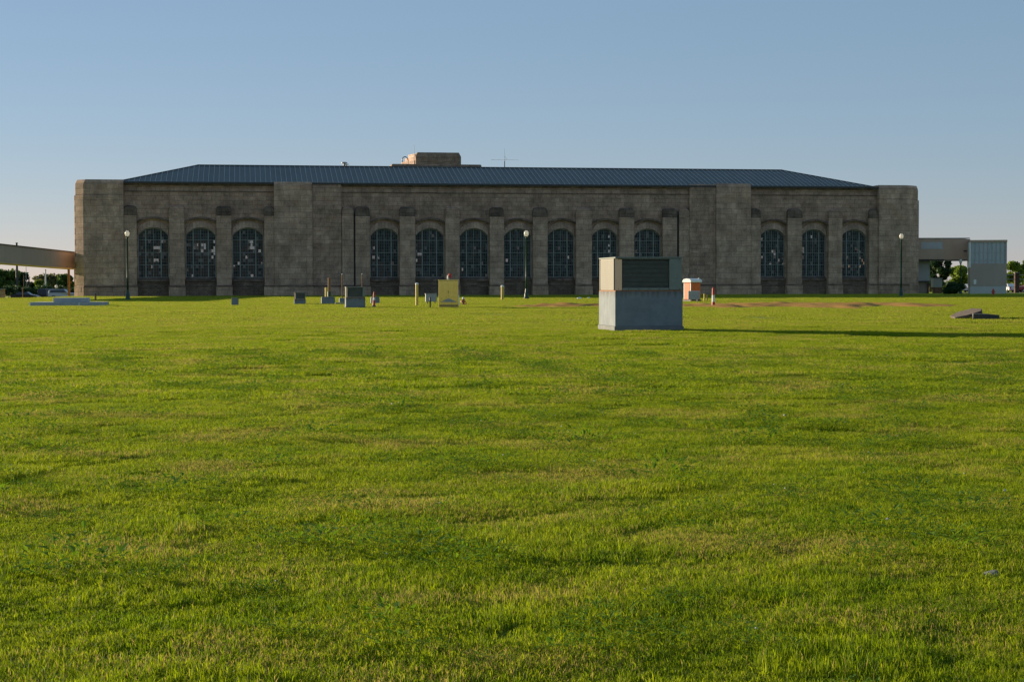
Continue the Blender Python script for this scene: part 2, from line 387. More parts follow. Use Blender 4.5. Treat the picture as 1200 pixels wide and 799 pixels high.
# spandrels and sills, hoods
for k, (p, q) in enumerate(opens):
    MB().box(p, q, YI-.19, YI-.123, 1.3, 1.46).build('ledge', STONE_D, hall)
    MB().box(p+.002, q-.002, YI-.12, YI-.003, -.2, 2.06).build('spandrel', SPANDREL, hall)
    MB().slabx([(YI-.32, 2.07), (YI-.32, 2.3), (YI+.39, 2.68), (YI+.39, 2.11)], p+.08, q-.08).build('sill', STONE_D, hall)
    hd = MB(); n = 16
    for i in range(n):
        x0 = p-.1+(q-p+.2)*i/n; x1 = p-.1+(q-p+.2)*(i+1)/n
        za, zb = arch(x0,p-.1,q+.1,HSP,HCR), arch(x1,p-.1,q+.1,HSP,HCR)
        hd.slab([(x0, za-.02), (x1, zb-.02), (x1, zb+.26), (x0, za+.26)], YO-.24, YO+.05)
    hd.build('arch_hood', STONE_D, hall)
    av = MB(); p2, q2 = p+.1, q-.1
    for i in range(n):
        x0 = p2+(q2-p2)*i/n; x1 = p2+(q2-p2)*(i+1)/n
        a0, a1 = arch(x0,p2,q2,ZSP,ZCR), arch(x1,p2,q2,ZSP,ZCR)
        av.slab([(x0, a0+.02), (x1, a1+.02), (x1, a1+.95), (x0, a0+.95)], YI-.14, YI-.004)
    av.build('archivolt', ARCHV, hall)
# pilasters
for k, (a, b) in enumerate(pil):
    mb = MB().box(a, b, YP, YI+.02, -.3, 11.45)
    mb.box(a-.1, b+.1 if k not in (3,13,17) else b, YP-.12, YI-.14, -.3, 1.36)
    MB().box(a-.13, b+.13, YP-.18, YP-.123, 1.32, 1.5).build('ledge', STONE_D, hall)
    p_ = mb.build('pilaster', STONE2, hall, bevel=.04)
    r = .42; top = 12.66
    cp = MB()
    prof = [(a,11.45),(b,11.45),(b,top-r),(b-.12,top-.14),(b-r,top),(a+r,top),(a+.12,top-.14),(a,top-r)]
    n = len(prof)
    cp.add([(x, YP-.03, z) for x, z in prof] + [(x, YO-.002, z+.25 if z > 12 else z) for x, z in prof],
           [list(range(n)), list(range(n,2*n))[::-1]] + [(i,(i+1)%n,n+(i+1)%n,n+i) for i in range(n)])
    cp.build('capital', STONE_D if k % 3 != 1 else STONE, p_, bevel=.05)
# piers between the groups and end pavilions
def pier(a, b, y, top, m, name='pier'):
    mb = MB(); ch = .12
    mb.box(a, b, y, 2.3, -.3, top-.5)
    mb.add([(a,y,top-.5),(b,y,top-.5),(b,2.3,top-.5),(a,2.3,top-.5),(a+.05,y+.18,top),(b-.05,y+.18,top),(b-.05,2.3,top),(a+.05,2.3,top)],
           [(4,5,6,7),(0,1,5,4),(1,2,6,5),(2,3,7,6),(3,0,4,7)])
    mb.box(a-.08, b+.08, y-.12, y+.3, -.3, 1.42)
    MB().box(a-.1, b+.1, y-.18, y-.123, 1.32, 1.5).build('ledge', STONE_D, hall)
    return mb.build(name, m, hall, bevel=.05)
pier(S(322,.2), S(367,.2), .2, 16.35, STONE2)
pier(S(367,.5), S(401,.5), .5, 16.3, STONE)
pier(S(808,.5), S(839,.5), .5, 16.45, STONE)
pier(S(839.5,.2), S(880,.2), .2, 16.55, STONE2)
sl_, sr_ = S(87, 1.9), S(1076.5, 1.9)
def pavilion(poly, inset_poly, m):
    mb = MB(); mb.prism(poly, -2, 14.3); mb.prism(inset_poly, 14.3, 15.9)
    top2 = [(x + (.25 if x < 50 and x < 2 else (-.25 if x > sr_-2 else 0)), y + (.25 if y < 2 else (-.25 if y > D-2 else 0))) for x, y in inset_poly]
    mb.prism(inset_poly, 15.9, 16.5, top2)
    return mb.build('pavilion', m, hall, bevel=.08)
aL = S(99, 0); bL = S(146, 0); aR = S(1030, 0); bR = S(1065, 0)
pavilion([(0,1.62),(aL,0),(bL,0),(bL,D),(0,D)], [(.14,1.68),(aL+.06,.14),(bL,.14),(bL,D-.14),(.14,D-.14)], STONE2)
pavilion([(aR,0),(bR,0),(sr_,1.95),(sr_,D),(aR,D)], [(aR,.14),(bR-.06,.14),(sr_-.14,2.0),(sr_-.14,D-.14),(aR,D-.14)], STONE2)
bc = MB(); bd = MB(); bc.prism([(-.12,1.66),(aL-.05,-.12),(bL-.003,-.12),(bL-.003,.3),(aL,.3),(.1,1.9)], -.3, 1.4)
bd.prism([(aR+.003,-.12),(bR+.05,-.12),(sr_+.12,2.0),(sr_-.1,2.2),(bR,.3),(aR+.003,.3)], -.3, 1.4)
bc.build('base_course', STONE, hall, bevel=.04); bd.build('base_course', STONE, hall, bevel=.04)
MB().box(aL-.05, bL-.02, -.18, -.123, 1.32, 1.5).build('ledge', STONE_D, hall); MB().box(aR+.02, bR+.05, -.18, -.123, 1.32, 1.5).build('ledge', STONE_D, hall)
# string courses
sc = MB()
for a, b, idx in groups:
    sc.box(a+.3, b-.3, YO-.09, YO+.02, 14.85, 14.98)
    sc.box(a+.3, b-.3, YO-.22, YO+.02, 15.75, 16.14)
sc.build('cornice', STONE_D, hall)
# interior shell
bk = MB()
back_open = [(p, q) for p, q in opens]
cur = bL
for p, q in back_open:
    bk.box(cur, p, D-.8, D, -1, ZE); bk.box(p, q, D-.8, D, -1, 2.7); bk.box(p, q, D-.8, D, 9.8, ZE); cur = q
bk.box(cur, aR, D-.8, D, -1, ZE)
bk.build('rear_wall', [STONE], hall)
MB().box(bL, aR, 2.2, D-.8, -.4, .05).build('hall_floor', INTERIOR, hall)
MB().box(bL+.02, aR-.02, 2.25, D-.85, 15.2, 15.5).build('ceiling', INTERIOR, hall)
# side lining so that the piers are closed behind
for a, b in ((S(322,.2)-.3, S(401,.5)+.3), (S(808,.5)-.3, S(880,.2)+.3)): MB().box(a, b, 2.31, 2.9, 0, ZE-.02).build('lining', INTERIOR, hall)

def window(p, q, y, arched, clear, brown, pale, back=False):
    fr = MB(); gl = MB(); nc, nr = 12, 16
    z0, zs, zc = 2.66, ZSP, ZCR
    top = (lambda x: arch(x, p, q, zs, zc)) if arched else (lambda x: zc)
    xs_ = [p+(q-p)*i/nc for i in range(nc+1)]; zr = (zc-z0)/nr
    for i, x in enumerate(xs_):
        thick = .16 if i in (3, 9) else (.06 if i == 6 else (.12 if i in (0, nc) else .02)); d = .08 if i in (3,9,0,nc) else .05
        x = min(max(x, p+thick/2), q-thick/2)
        if back and i % 3: continue
        fr.box(x-thick/2, x+thick/2, y-d, y+.03, z0, top(x)-.01)
    for j in range(nr+1):
        z = z0+zr*j; thick = .08 if j in (4, 8, 12) else (.14 if j == 0 else .02)
        if back and j % 4: continue
        xa, xb = p, q
        if arched and z > zs:
            w_ = (q-p)/2; r_ = (w_*w_+(zc-zs)**2)/(2*(zc-zs)); h_ = math.sqrt(max(0, r_*r_-(z-zc+r_)**2)); xa, xb = (p+q)/2-h_, (p+q)/2+h_
            if h_ < .3: continue
        fr.box(xa+.01, xb-.01, y-.044, y+.026, z-thick/2, z+thick/2)
    if arched:
        for i in range(NA):
            a_, b_ = p+(q-p)*i/NA, p+(q-p)*(i+1)/NA
            fr.slab([(a_, top(a_)-.16), (b_, top(b_)-.16), (b_, top(b_)), (a_, top(a_))], y-.07, y+.02)
    f = fr.build('rear_window' if back else 'window', STEEL, hall)
    seed = random.random()*50
    for i in range(nc):
        for j in range(nr):
            xa, xb = xs_[i], xs_[i+1]; za, zb = z0+zr*j, z0+zr*(j+1)
            if arched and za > min(top(xa), top(xb)): continue
            v = [(xa,y,za),(xb,y,za),(xb,y,min(zb,top(xb))),(xa,y,min(zb,top(xa)))]
            tl = [rng.uniform(-.012,.012) for _ in range(2)]
            v = [(x_, y_+(x_-xa)*tl[0]+(z_-za)*tl[1], z_) for x_, y_, z_ in v]
            c = mnoise.noise((i*.33+seed, j*.45, seed)) ; u = random.random()
            cl, bn, pa = clear(i, j, c), brown(i, j, c), (pale(i, j, c) if callable(pale) else pale)
            gl.cur = 4 if u < cl else (2 if u < cl+bn else (3 if u < cl+bn+pa else (1 if random.random() < .45+.8*c else 0)))
            gl.add(v, [(0,1,2,3)])
    gl.build('glazing', [GL_DARK, GL_MID, GL_BROWN, GL_PALE, GL_CLEAR], f, recalc=False)
for k, (p, q) in enumerate(opens):
    p, q = p+.07, q-.07
    if k < 3:   cf = lambda i, j, c: (.5 if c > -.05 and i > 3 else .03) if 8 <= j <= 11 else (.05 if j < 8 else 0); bf = lambda i, j, c: .6 if j < 12 else .15; pa = lambda i, j, c: .4 if j < 8 and i > 3 and j % 2 else .03
    elif k in (3, 4): cf = lambda i, j, c: .10 if i < 3 and j < 11 else .005; bf = lambda i, j, c: .6 if i < 3 or (j < 5 and k == 3) else .05; pa = lambda i, j, c: .35 if i < 3 and j < 11 and j % 3 else .02
    elif k > 9: cf = lambda i, j, c: .18 if c > .1 and 2 < j < 11 else .01; bf = lambda i, j, c: .1; pa = .06
    else:       cf = lambda i, j, c: .02; bf = lambda i, j, c: .14 if c > 0 else .05; pa = .03
    window(p, q, YW, True, cf, bf, pa)
    window(p-.07, q+.07, D-.5, False, lambda i, j, c: .75 if c > -.25 else .15, lambda i, j, c: .2, .3, back=True)

# roof
RR = 10.8
re0, re1 = S(140, .6), S(1022, .6)
yf, ym, yb = .55, .55+RR, .55+2*RR
ZR = 19.32; ze = ZE+.02
rf = MB()
v = [(re0,yf,ze),(re1,yf,ze),(re1,yb,ze),(re0,yb,ze),(re0+RR,ym,ZR),(re1-RR,ym,ZR)]
rf.add(v, [(0,1,5,4),(1,2,5),(2,3,4,5),(3,0,4),(0,3,2,1)])
rf.add([(x,y,z-.22 if i<4 else z-.22) for i,(x,y,z) in enumerate(v[:4])]+v[:4], [(0,1,5,4),(1,2,6,5),(2,3,7,6),(3,0,4,7),(0,3,2,1)])
ROOFM = noisy('roof_metal', (.062, .070, .070), (.085, .093, .092), .35, .5, .0, stretch=(1,.15,1))
roof = rf.build('roof', ROOFM, hall)
sm = MB(); step = .74; n = int((re1-re0)/step)
slope = (ZR-ze)/RR; h = .10
for i in range(1, n):
    x = re0+i*step; run = min(RR, x-re0, re1-x)
    if run < .3: continue
    for sgn, y0_ in ((1, yf), (-1, yb)):
        y1_ = y0_+sgn*run; z1_ = ze+slope*run
        sm.add([(x-.028,y0_,ze-.01),(x+.028,y0_,ze-.01),(x+.028,y1_,z1_-.01),(x-.028,y1_,z1_-.01),
                (x-.028,y0_,ze+h),(x+.028,y0_,ze+h),(x+.028,y1_,z1_+h),(x-.028,y1_,z1_+h)],
               [(0,3,2,1),(4,5,6,7),(0,1,5,4),(1,2,6,5),(2,3,7,6),(3,0,4,7)])
for i in range(1, int(2*RR/step)):
    y = yf+i*step; run = min(i*step, 2*RR-i*step)
    if run < .3: continue
    for sgn, x0_ in ((1, re0), (-1, re1)):
        x1_ = x0_+sgn*run; z1_ = ze+slope*run
        sm.add([(x0_,y-.022,ze-.01),(x0_,y+.022,ze-.01),(x1_,y+.022,z1_-.01),(x1_,y-.022,z1_-.01),
                (x0_,y-.022,ze+h),(x0_,y+.022,ze+h),(x1_,y+.022,z1_+h),(x1_,y-.022,z1_+h)],
               [(0,3,2,1),(4,5,6,7),(0,1,5,4),(1,2,6,5),(2,3,7,6),(3,0,4,7)])
SEAM = noisy('lit_seam_metal', (.30, .32, .33), (.38, .40, .41), .35, .4, .0)  # paler than the roof: sunlit seam edges put into the colour
sm.build('standing_seams', SEAM, roof)
rc = MB(); rc.tube([(re0+RR,ym,ZR+.04),(re1-RR,ym,ZR+.04)], .12, 6)
for cx_, ax in ((re0, 1), (re1, -1)):
    for cy_, ay in ((yf, 1), (yb, -1)): rc.tube([(cx_,cy_,ze+.04),(cx_+ax*RR,cy_+ay*RR,ZR+.04)], .09, 6)
rc.build('ridge_cap', ROOFM, roof)
gt = MB(); gt.box(bL+.02, S(808,.5), yf-.16, yf-.003, ze-.2, ze+.03); gt.box(S(808,.5)+.01, aR-.02, yf-.16, yf-.003, ze-.2, ze+.03)
gt.build('gutter', DARK, roof)
# downpipes
for px in (416, 794.7):
    x = S(px, .6); mb = MB().tube([(x,.72,11.9),(x,.72,.1)], .13, 8); mb.box(x-.2, x+.2, .5, .94, 11.9, 12.4)
    mb.build('downpipe', DARK, hall)
# rooftop lift house, its slab and the little things on it
def RX(px, y): return S(px, y)
yt = 15.5
t0, t1 = RX(488, yt), RX(541, yt)
tw = MB(); tw.box(t0, t1, yt, yt+5.5, 17, 21.3)
tw.add([(t0,yt,21.3),(t1,yt,21.3),(t1,yt+5.5,21.3),(t0,yt+5.5,21.3),(t0+.3,yt+.3,21.95),(t1-.3,yt+.3,21.95),(t1-.3,yt+5.2,21.95),(t0+.3,yt+5.2,21.95)],
       [(4,5,6,7),(0,1,5,4),(1,2,6,5),(2,3,7,6),(3,0,4,7)])
tower = tw.build('lift_house', STONE_W, hall, bevel=.05)
MB().box(RX(459,yt), RX(564,yt), yt-1, yt+6.5, 15.5, 20.05).build('roof_plinth', STONE_W, hall, bevel=.2)
an = MB()
an.prism([(t0-1.75,yt+4.2),(t0-.003,yt+.2),(t0-.003,yt+5),(t0-1.75,yt+5)], 20.05, 20.7)
an.prism([(t0-1.2,yt+4.0),(t0-.003,yt+.6),(t0-.003,yt+4.8),(t0-1.2,yt+4.8)], 20.7, 21.25)
an.prism([(t0-.7,yt+3.8),(t0-.003,yt+1.0),(t0-.003,yt+4.6),(t0-.7,yt+4.6)], 21.25, 21.8)
an.build('stepped_annex', ARCHV, tower)  # pale stone and slanted fronts put the sunlit look into this part
pts = [(t0-1.6+.45*math.cos(a)-.0, yt+.6, 20.75+.5*math.sin(a)) for a in np.linspace(0, math.pi*1.2, 9)]
MB().tube([(t0-1.15,yt+.6,20.0)]+pts, .07, 6).build('gooseneck_vent', DARK, tower)
MB().tube([(t0-.2,yt+.5,20),(t0-.2,yt+.5,23.1)], [.05,.02], 6).build('mast', DARK, tower)
xv = RX(405, ym); MB().lathe([(.18,19.2),(.18,19.85),(.45,19.9),(.45,20.05),(.15,20.12)], xv, ym+1).build('roof_vent', GREYM, hall)
MB().lathe([(.10,19.2),(.10,19.75),(.42,19.8),(.42,19.86),(.10,19.9)], RX(408,ym), ym+2).build('roof_vent', GREYM, hall)
xa = RX(593, ym); am = MB(); am.tube([(xa,ym+1,19.2),(xa,ym+1,20.8)], .06, 6); am.tube([(xa,ym+1,20.8),(xa,ym+1,22.4)], [.016,.008], 5)
am.tube([(xa-2.1,ym+1,20.65),(xa+2.1,ym+1,20.65)], .012, 5); am.tube([(xa,ym+1,21.2),(xa+.4,ym+1.0,20.7)], .015, 5)
for d_ in (-1.8,-1.0,1.0,1.8): am.tube([(xa+d_,ym+.5,20.65),(xa+d_,ym+1.5,20.65)], .012, 4)
am.build('roof_aerial', DARK, hall)

# ------------------------------------------------------------------ leaves
def leaves(mb_name, clumps, per, size, m, parent, squash=.8):
    cs = np.array([c[:3] for c in clumps]); rs = np.array([c[3] for c in clumps])
    idx = rng.choice(len(cs), per, p=rs**2/np.sum(rs**2))
    d = rng.normal(size=(per,3)); d /= np.linalg.norm(d, axis=1)[:,None]
    rad = rs[idx]*rng.uniform(.35,1.12,per)
    p = cs[idx]+d*rad[:,None]*np.array([1,1,squash])
    a = rng.normal(size=(per,3)); a /= np.linalg.norm(a,axis=1)[:,None]
    b = np.cross(a, rng.normal(size=(per,3))); b /= np.linalg.norm(b,axis=1)[:,None]
    s = size*rng.uniform(.6,1.4,per)[:,None]
    v = np.stack([p-a*s, p-b*s*.55, p+a*s, p+b*s*.55],1).reshape(-1,3)
    me = bpy.data.meshes.new(mb_name); me.from_pydata(v.tolist(), [], np.arange(per*4).reshape(-1,4).tolist()); me.materials.append(m)
    o = bpy.data.objects.new(mb_name, me); C.objects.link(o); o.parent = parent; return o
def tree(X, Y, H, W, m, label, group=None, name='tree', n=2600, trunk=.3, zb=None, low=.2, leaf=.3, tall=1.0):
    z = T(X, Y) if zb is None else zb
    root = empty(name, (X, Y, z), random.random()*6, label, 'tree', group)
    mb = MB(); k = H/10
    top = Vector((random.uniform(-.3,.3)*k, random.uniform(-.3,.3)*k, H*.75))
    mb.tube([(0,0,-.3),(0.05*k,0,H*.25),(top.x*.5,top.y*.5,H*.5),top], [trunk,trunk*.75,trunk*.45,.04], 8)
    cl = []
    nl = 9
    for i in range(nl):
        a = i*2.4+random.random(); zz = H*random.uniform(low+.05,.8); r = W/2*random.uniform(.45,.85)*math.sqrt(max(.15, 1-((zz/H-.5)/.52)**2))
        e = Vector((math.cos(a)*r, math.sin(a)*r, zz+H*.08)); s0 = Vector((0,0,max(H*.15,zz-H*.14)))
        mb.tube([s0, (s0+e)/2+Vector((0,0,.03*H)), e], [trunk*.3,trunk*.2,.03], 6)
        cl.append((*e, W*random.uniform(.13,.22)))
    for i in range(14):
        a = random.random()*6.28; zz = H*random.uniform(low,.93); r = W/2*random.uniform(0,.85)*math.sqrt(max(.05,1-((zz/H-.55)/.5)**2))
        cl.append((math.cos(a)*r, math.sin(a)*r, zz, W*random.uniform(.10,.20)))
    cl.append((top.x, top.y, H*.88, W*.16))
    mb.build('trunk', BARK, root, smooth=True)
    leaves('crown', cl, n, leaf, m, root, .85*tall)
    return root
def bush(X, Y, H, W, m, label, cat='bush', name='bush', n=2500, leaf=.09, group=None, D_=None):
    z = T(X, Y); root = empty(name, (X,Y,z), 0, label, cat, group); D_ = D_ or W
    st = MB()
    for i in range(6): a = i*1.05; st.tube([(0,0,-.1),(math.cos(a)*W*.15,math.sin(a)*D_*.15,H*.35),(math.cos(a)*W*.28,math.sin(a)*D_*.28,H*.6)], [.04,.03,.01], 5)
    st.build('stem', BARK, root)
    cl = []
    for i in range(26):
        a = random.random()*6.28; r = math.sqrt(random.random())*.38; zz = H*random.uniform(.2,.78)*(1-.5*r)
        cl.append((math.cos(a)*r*W, math.sin(a)*r*D_, zz, H*random.uniform(.17,.27)))
    leaves('foliage', cl, n, leaf, m, root, .9); return root

# ------------------------------------------------------------------ street lamps
def make_lamp(X, Y, H, label):
    r = empty('street_lamp', (X,Y,T(X,Y)), 0, label, 'street lamp', 'tall green lamp posts with white acorn globes')
    MB().lathe([(.30,-.05),(.30,.12),(.24,.2),(.22,.55),(.16,.7),(.13,1.1)], n=16).build('lamp_base', GREEN, r, smooth=False)
    MB().lathe([(.115,1.1),(.105,2.5),(.075,H-.95),(.10,H-.93),(.10,H-.88),(.075,H-.86)], n=14).build('post', GREEN, r, smooth=True)
    MB().lathe([(.08,H-.87),(.15,H-.8),(.17,H-.72)], n=16).build('collar', GREEN, r)
    MB().lathe([(.14,H-.72),(.21,H-.62),(.25,H-.45),(.235,H-.28),(.17,H-.16),(.09,H-.09)], n=18).build('globe', GLOBE, r, smooth=True)
    MB().lathe([(.10,H-.10),(.05,H-.05),(.03,H),(.008,H+.08)], n=10).build('finial', DARK, r)
    return r
for px, Y, H, lab in ((150,186,7.6,'green lamp post with white globe before the left arched windows'),
                      (617,186,7.5,'green lamp post with white globe before the middle of the hall'),
                      (1056,212,7.85,"green lamp post with white globe before the hall's right end pavilion"),
                      (1125.5,262,5.4,'dark lamp post with pale globe under the brown footbridge'),
                      (66.5,300,2.75,'white lamp globe on a short thin post above the parked cars')):
    make_lamp(gx(px, Y), Y, H, lab)

# ------------------------------------------------------------------ ventilation blocks: concrete plinth + louvred housing
def vent_block(px, py, w, d, h1, h2, label, lou, slats=18, rz=TH, beige=True, name='ventilation_block'):
    Y = depth(px, py); X = gx(px, Y); z = T(X, Y)
    r = empty(name, (X,Y,z), rz, label, 'ventilation unit')
    k = .03
    MB().box(-.03, w+.03, -.03, d+.03, -.2, h1*.13).build('footing', CONC_D, r, bevel=.012)
    MB().box(0, w, 0, d, h1*.13, h1).build('plinth', plinth_mat(h1), r, bevel=.018)
    MB().box(.01, w-.01, .01, d-.01, h1, h1+.035).build('rusty_flashing', RUST, r)
    a0, a1, b0, b1 = lou     # louvre opening fractions
    x0, x1 = w*a0, w*a1; z0_, z1_ = h1+.035+(h2-h1)*b0, h1+.035+(h2-h1)*b1; zt = h2
    hs = MB(); zb = h1+.036; dep = .22
    # carcass: left, right, top, bottom, back round the opening
    hs.prism([(k,k+(x0-k)*1.2),(x0,k),(x0,d-k),(k,d-k)], zb, zt-.04)
    hs.box(x1, w-k, k, d-k, zb, zt-.04)
    hs.box(x0+.001, x1-.001, k, d-k, zb, z0_); hs.box(x0+.001, x1-.001, k, d-k, z1_, zt-.04)
    hs.box(x0+.001, x1-.001, k+dep, d-k, z0_+.001, z1_-.001)
    hs.build('housing', TAN, r, bevel=.01)
    # coloured front panels
    MB().box(x1+.01, w-k-.01, k-.012, k-.002, zb+.02, zt-.06).build('front_panel', GREYGREEN, r, bevel=.004)
    MB().box(x0+.02, x1-.02, k-.014, k-.002, z1_+.01, zt-.06).build('front_panel', GREYGREEN, r)
    MB().box(x0+.02, x1-.02, k-.014, k-.002, zb+.01, z0_-.01).build('front_panel', GREYGREEN, r)
    MB().box(k-.03, w-k+.03, k-.03, d-k+.03, zt-.04, zt).build('lid', GREYGREEN, r, bevel=.01)
    MB().box(x0+.003, x1-.003, k+dep-.012, k+dep-.002, z0_+.003, z1_-.003).build('grille_back', LOUVRE, r)
    sl2 = MB()
    for i in range(slats):
        zc_ = z0_+(z1_-z0_)*(i+.5)/slats; hh = (z1_-z0_)/slats*.42
        sl2.add([(x0+.003,k+.03,zc_-hh),(x1-.003,k+.03,zc_-hh),(x1-.003,k+.13,zc_+hh),(x0+.003,k+.13,zc_+hh),
                 (x0+.003,k+.034,zc_-hh-.006),(x1-.003,k+.034,zc_-hh-.006),(x1-.003,k+.134,zc_+hh-.006),(x0+.003,k+.134,zc_+hh-.006)],
                [(0,1,2,3),(4,7,6,5),(0,4,5,1),(1,5,6,2),(2,6,7,3),(3,7,4,0)])
    sl2.build('louvre_slats', LOUVRE, r)
    # bolts along the lid and the foot of the housing
    bo = MB(); nb = int(w/.3)
    for i in range(nb):
        xx = k+.08+(w-2*k-.16)*i/(nb-1)
        for zz in (zb+.045, zt-.085): bo.box(xx-.012, xx+.012, k-.02, k-.0125, zz-.012, zz+.012)
    bo.build('bolts', DARK, r)
    # ribs on the sunny side
    rb = MB(); nrb = max(6, int((zt-zb)/.075))
    for i in range(nrb):
        zz = zb+.06+(zt-zb-.16)*(i+.5)/nrb
        rb.box(k-.012, k-.001, k+.1+(x0-k)*1.2, d-k-.1, zz-.012, zz+.012)
    rb.box(k-.016, k-.001, k+.01+(x0-k)*1.2, k+.09+(x0-k)*1.2, zb+.01, zt-.05); rb.box(k-.016, k-.001, d-k-.09, d-k-.01, zb+.01, zt-.05)
    rb.build('side_grille', TAN, r)
    MB().box(x0+.3*(x1-x0), x0+.3*(x1-x0)+.0001+.12, d-.02, d+.01, h1+.3, h1+.36).build('handle', DARK, r)
    return r
vent_block(721, 388.9, 2.32, 2.62, 1.34, 2.49, 'large louvred ventilation unit on a tall pale concrete plinth, throwing a long shadow', (.105,.80,.07,.90), 22)
vent_block(405.5, 360.8, 1.33, 1.2, .70, 1.45, 'smaller louvred ventilation unit on a concrete plinth with a bright white left side', (.08,.86,.06,.88), 12)
vent_block(345, 356.6, .93, .7, .38, .98, 'low dark-fronted vent box on a grey concrete foot left of the coloured posts', (.12,.9,.1,.86), 8)

# plain concrete blocks
def block(px, py, w, d, h, label, lid=True, m=CONC, name='concrete_block', rz=TH, tilt=0):
    Y = depth(px, py); X = gx(px, Y)
    r = empty(name, (X,Y,T(X,Y)), rz, label, 'concrete block')
    MB().box(0,w,0,d,-.15,h*.86).build('body', m, r, bevel=.02)
    MB().box(.03,w-.03,.03,d-.03,h*.86,h).build('cap', CONC_D, r, bevel=.02)
    return r
block(271.3, 357.8, .56, .55, .60, 'small lone blue-grey concrete block on the open lawn left of the vent boxes')
block(377, 356.4, 1.1, .9, .60, 'concrete block with white left side at the foot of the green pipe')
block(398, 354.8, .55, .8, .42, 'small concrete block hidden behind the smaller ventilation unit')
block(435, 355.6, .72, .8, .58, 'concrete block with bright left side right of the smaller ventilation unit')
block(393, 356.6, .9, .6, .14, 'thin flat concrete slab in the grass beside the green pipe')
block(371, 356.4, .2, .2, .08, 'small white chip of concrete lying in the grass left of the blocks')
# low stepped slab at left
Y = depth(34.5, 358.6); X = gx(34.5, Y)
r = empty('stepped_slab', (X,Y,T(X,Y)-.02), 0.03, 'low wide stepped concrete slab on the lawn at far left', 'concrete slab')
MB().box(0,5.45,0,3.2,-.2,.33).build('lower_step', CONC_L, r, bevel=.03)
MB().box(1.68,4.1,.6,2.6,.331,.66).build('upper_step', CONC_L, r, bevel=.03)
for x in (.0, 3.75): MB().box(x+.02,x+.1,-.03,-.002,.02,.3).build('lit_edge_strip', WHITE, r)  # white strips painting sunlit slivers onto the slab front

# posts, pipes, bollards
def post(name, px, py, H, rad, m, label, cat, topm=None, group=None, lean=(0,0)):
    Y = depth(px, py); X = gx(px, Y)
    r = empty(name, (X,Y,T(X,Y)), 0, label, cat, group)
    MB().tube([(0,0,-.2),(lean[0],lean[1],H)], rad, 12).build('shaft', m, r, smooth=False)
    MB().lathe([(rad*1.12,H-.02),(rad*1.1,H+rad*.6),(rad*.6,H+rad*1.1)], lean[0], lean[1], 12).build('cap', topm or m, r)
    return r
g = 'yellow bollards in front of the hall'
post('bollard', 488.8, 358.2, 1.6, .11, YELLOW, 'yellow bollard standing left of the metal cabinet', 'bollard', WHITE, g)
post('bollard', 588.8, 351.5, 1.35, .14, YELLOW, 'yellow bollard standing alone right of the metal cabinet', 'bollard', WHITE, g)
post('bollard', 382.6, 350.0, 1.1, .15, YELLOW, 'short yellow bollard beside the brown and green pipe', 'bollard', YELLOW, g)
# brown/green vertical pipe
Y = depth(386, 353.6); X = gx(386, Y); r = empty('vent_pipe', (X,Y,T(X,Y)), 0, 'tall pipe, brown above and green below, behind a concrete block', 'pipe')
MB().tube([(0,0,-.2),(0,0,.95)], .16, 12).build('green_sleeve', GREEN, r); MB().tube([(0,0,.95),(.02,0,2.15)], .13, 12).build('brown_pipe', BROWN, r)
MB().lathe([(.16,2.12),(.17,2.2),(.1,2.25)], .02, 0, 12).build('cap', RUST, r)
gs = 'thin marker stakes behind the small ventilation unit'
post('marker_stake', 401.3, 349.5, 3.0-.2, .065, BROWN, 'thin tall brown stake with pale top left of the smaller ventilation unit', 'stake', WHITE, gs)
post('marker_stake', 424.6, 349.5, 3.0-.2, .055, BROWN, 'thin tall stake rising behind the smaller ventilation unit', 'stake', WHITE, gs)
post('stake', 112.2, 352.4, .65, .09, BROWN, 'short dark brown stake behind the stepped slab', 'stake', DARK)
post('stake', 504.3, 361.2, .68, .05, DARK, 'short black stake in front of the grey box', 'stake', DARK)
post('stake', 537.6, 359.0, .75, .04, WHITE, 'thin pale stake touching the metal cabinet on its right', 'stake')
post('stake', 825.5, 352.8, .6, .07, YELLOW, 'left of two short yellow stakes by the orange portable toilet', 'stake')
post('stake', 829.0, 352.0, .5, .05, BROWN, 'shorter right stake of two by the orange portable toilet', 'stake')
# traffic channelizers
def channelizer(px, py, H, rad, label, lean, pale):
    Y = depth(px, py); X = gx(px, Y); r = empty('traffic_channelizer', (X,Y,T(X,Y)), .4, label, 'traffic channelizer', 'red and white traffic posts')
    MB().lathe([(rad*1.9,-.03),(rad*1.9,.07),(rad*1.3,.12)], n=8).build('base', DARK, r)
    nseg = 5
    for i in range(nseg):
        a, b = .12+(H-.12)*i/nseg, .12+(H-.12)*(i+1)/nseg
        s = lambda z: rad*(1.15-.45*z/H)
        MB().tube([(lean*a,0,a),(lean*b,0,b)], [s(a), s(b)], 12).build('band', WHITE if i in pale else RED, r)
    MB().tube([(lean*H,0,H),(lean*H,0,H+.06)], [rad*.6, rad*.35], 8).build('grip', RED, r)
channelizer(438.2, 359.4, 1.05, .085, 'reddish traffic post with one pale band right of the smaller ventilation unit', .03, (2,))
channelizer(836.2, 359.6, 1.28, .11, 'traffic post, red above and white below, right of the large ventilation unit', -.02, (1, 2))

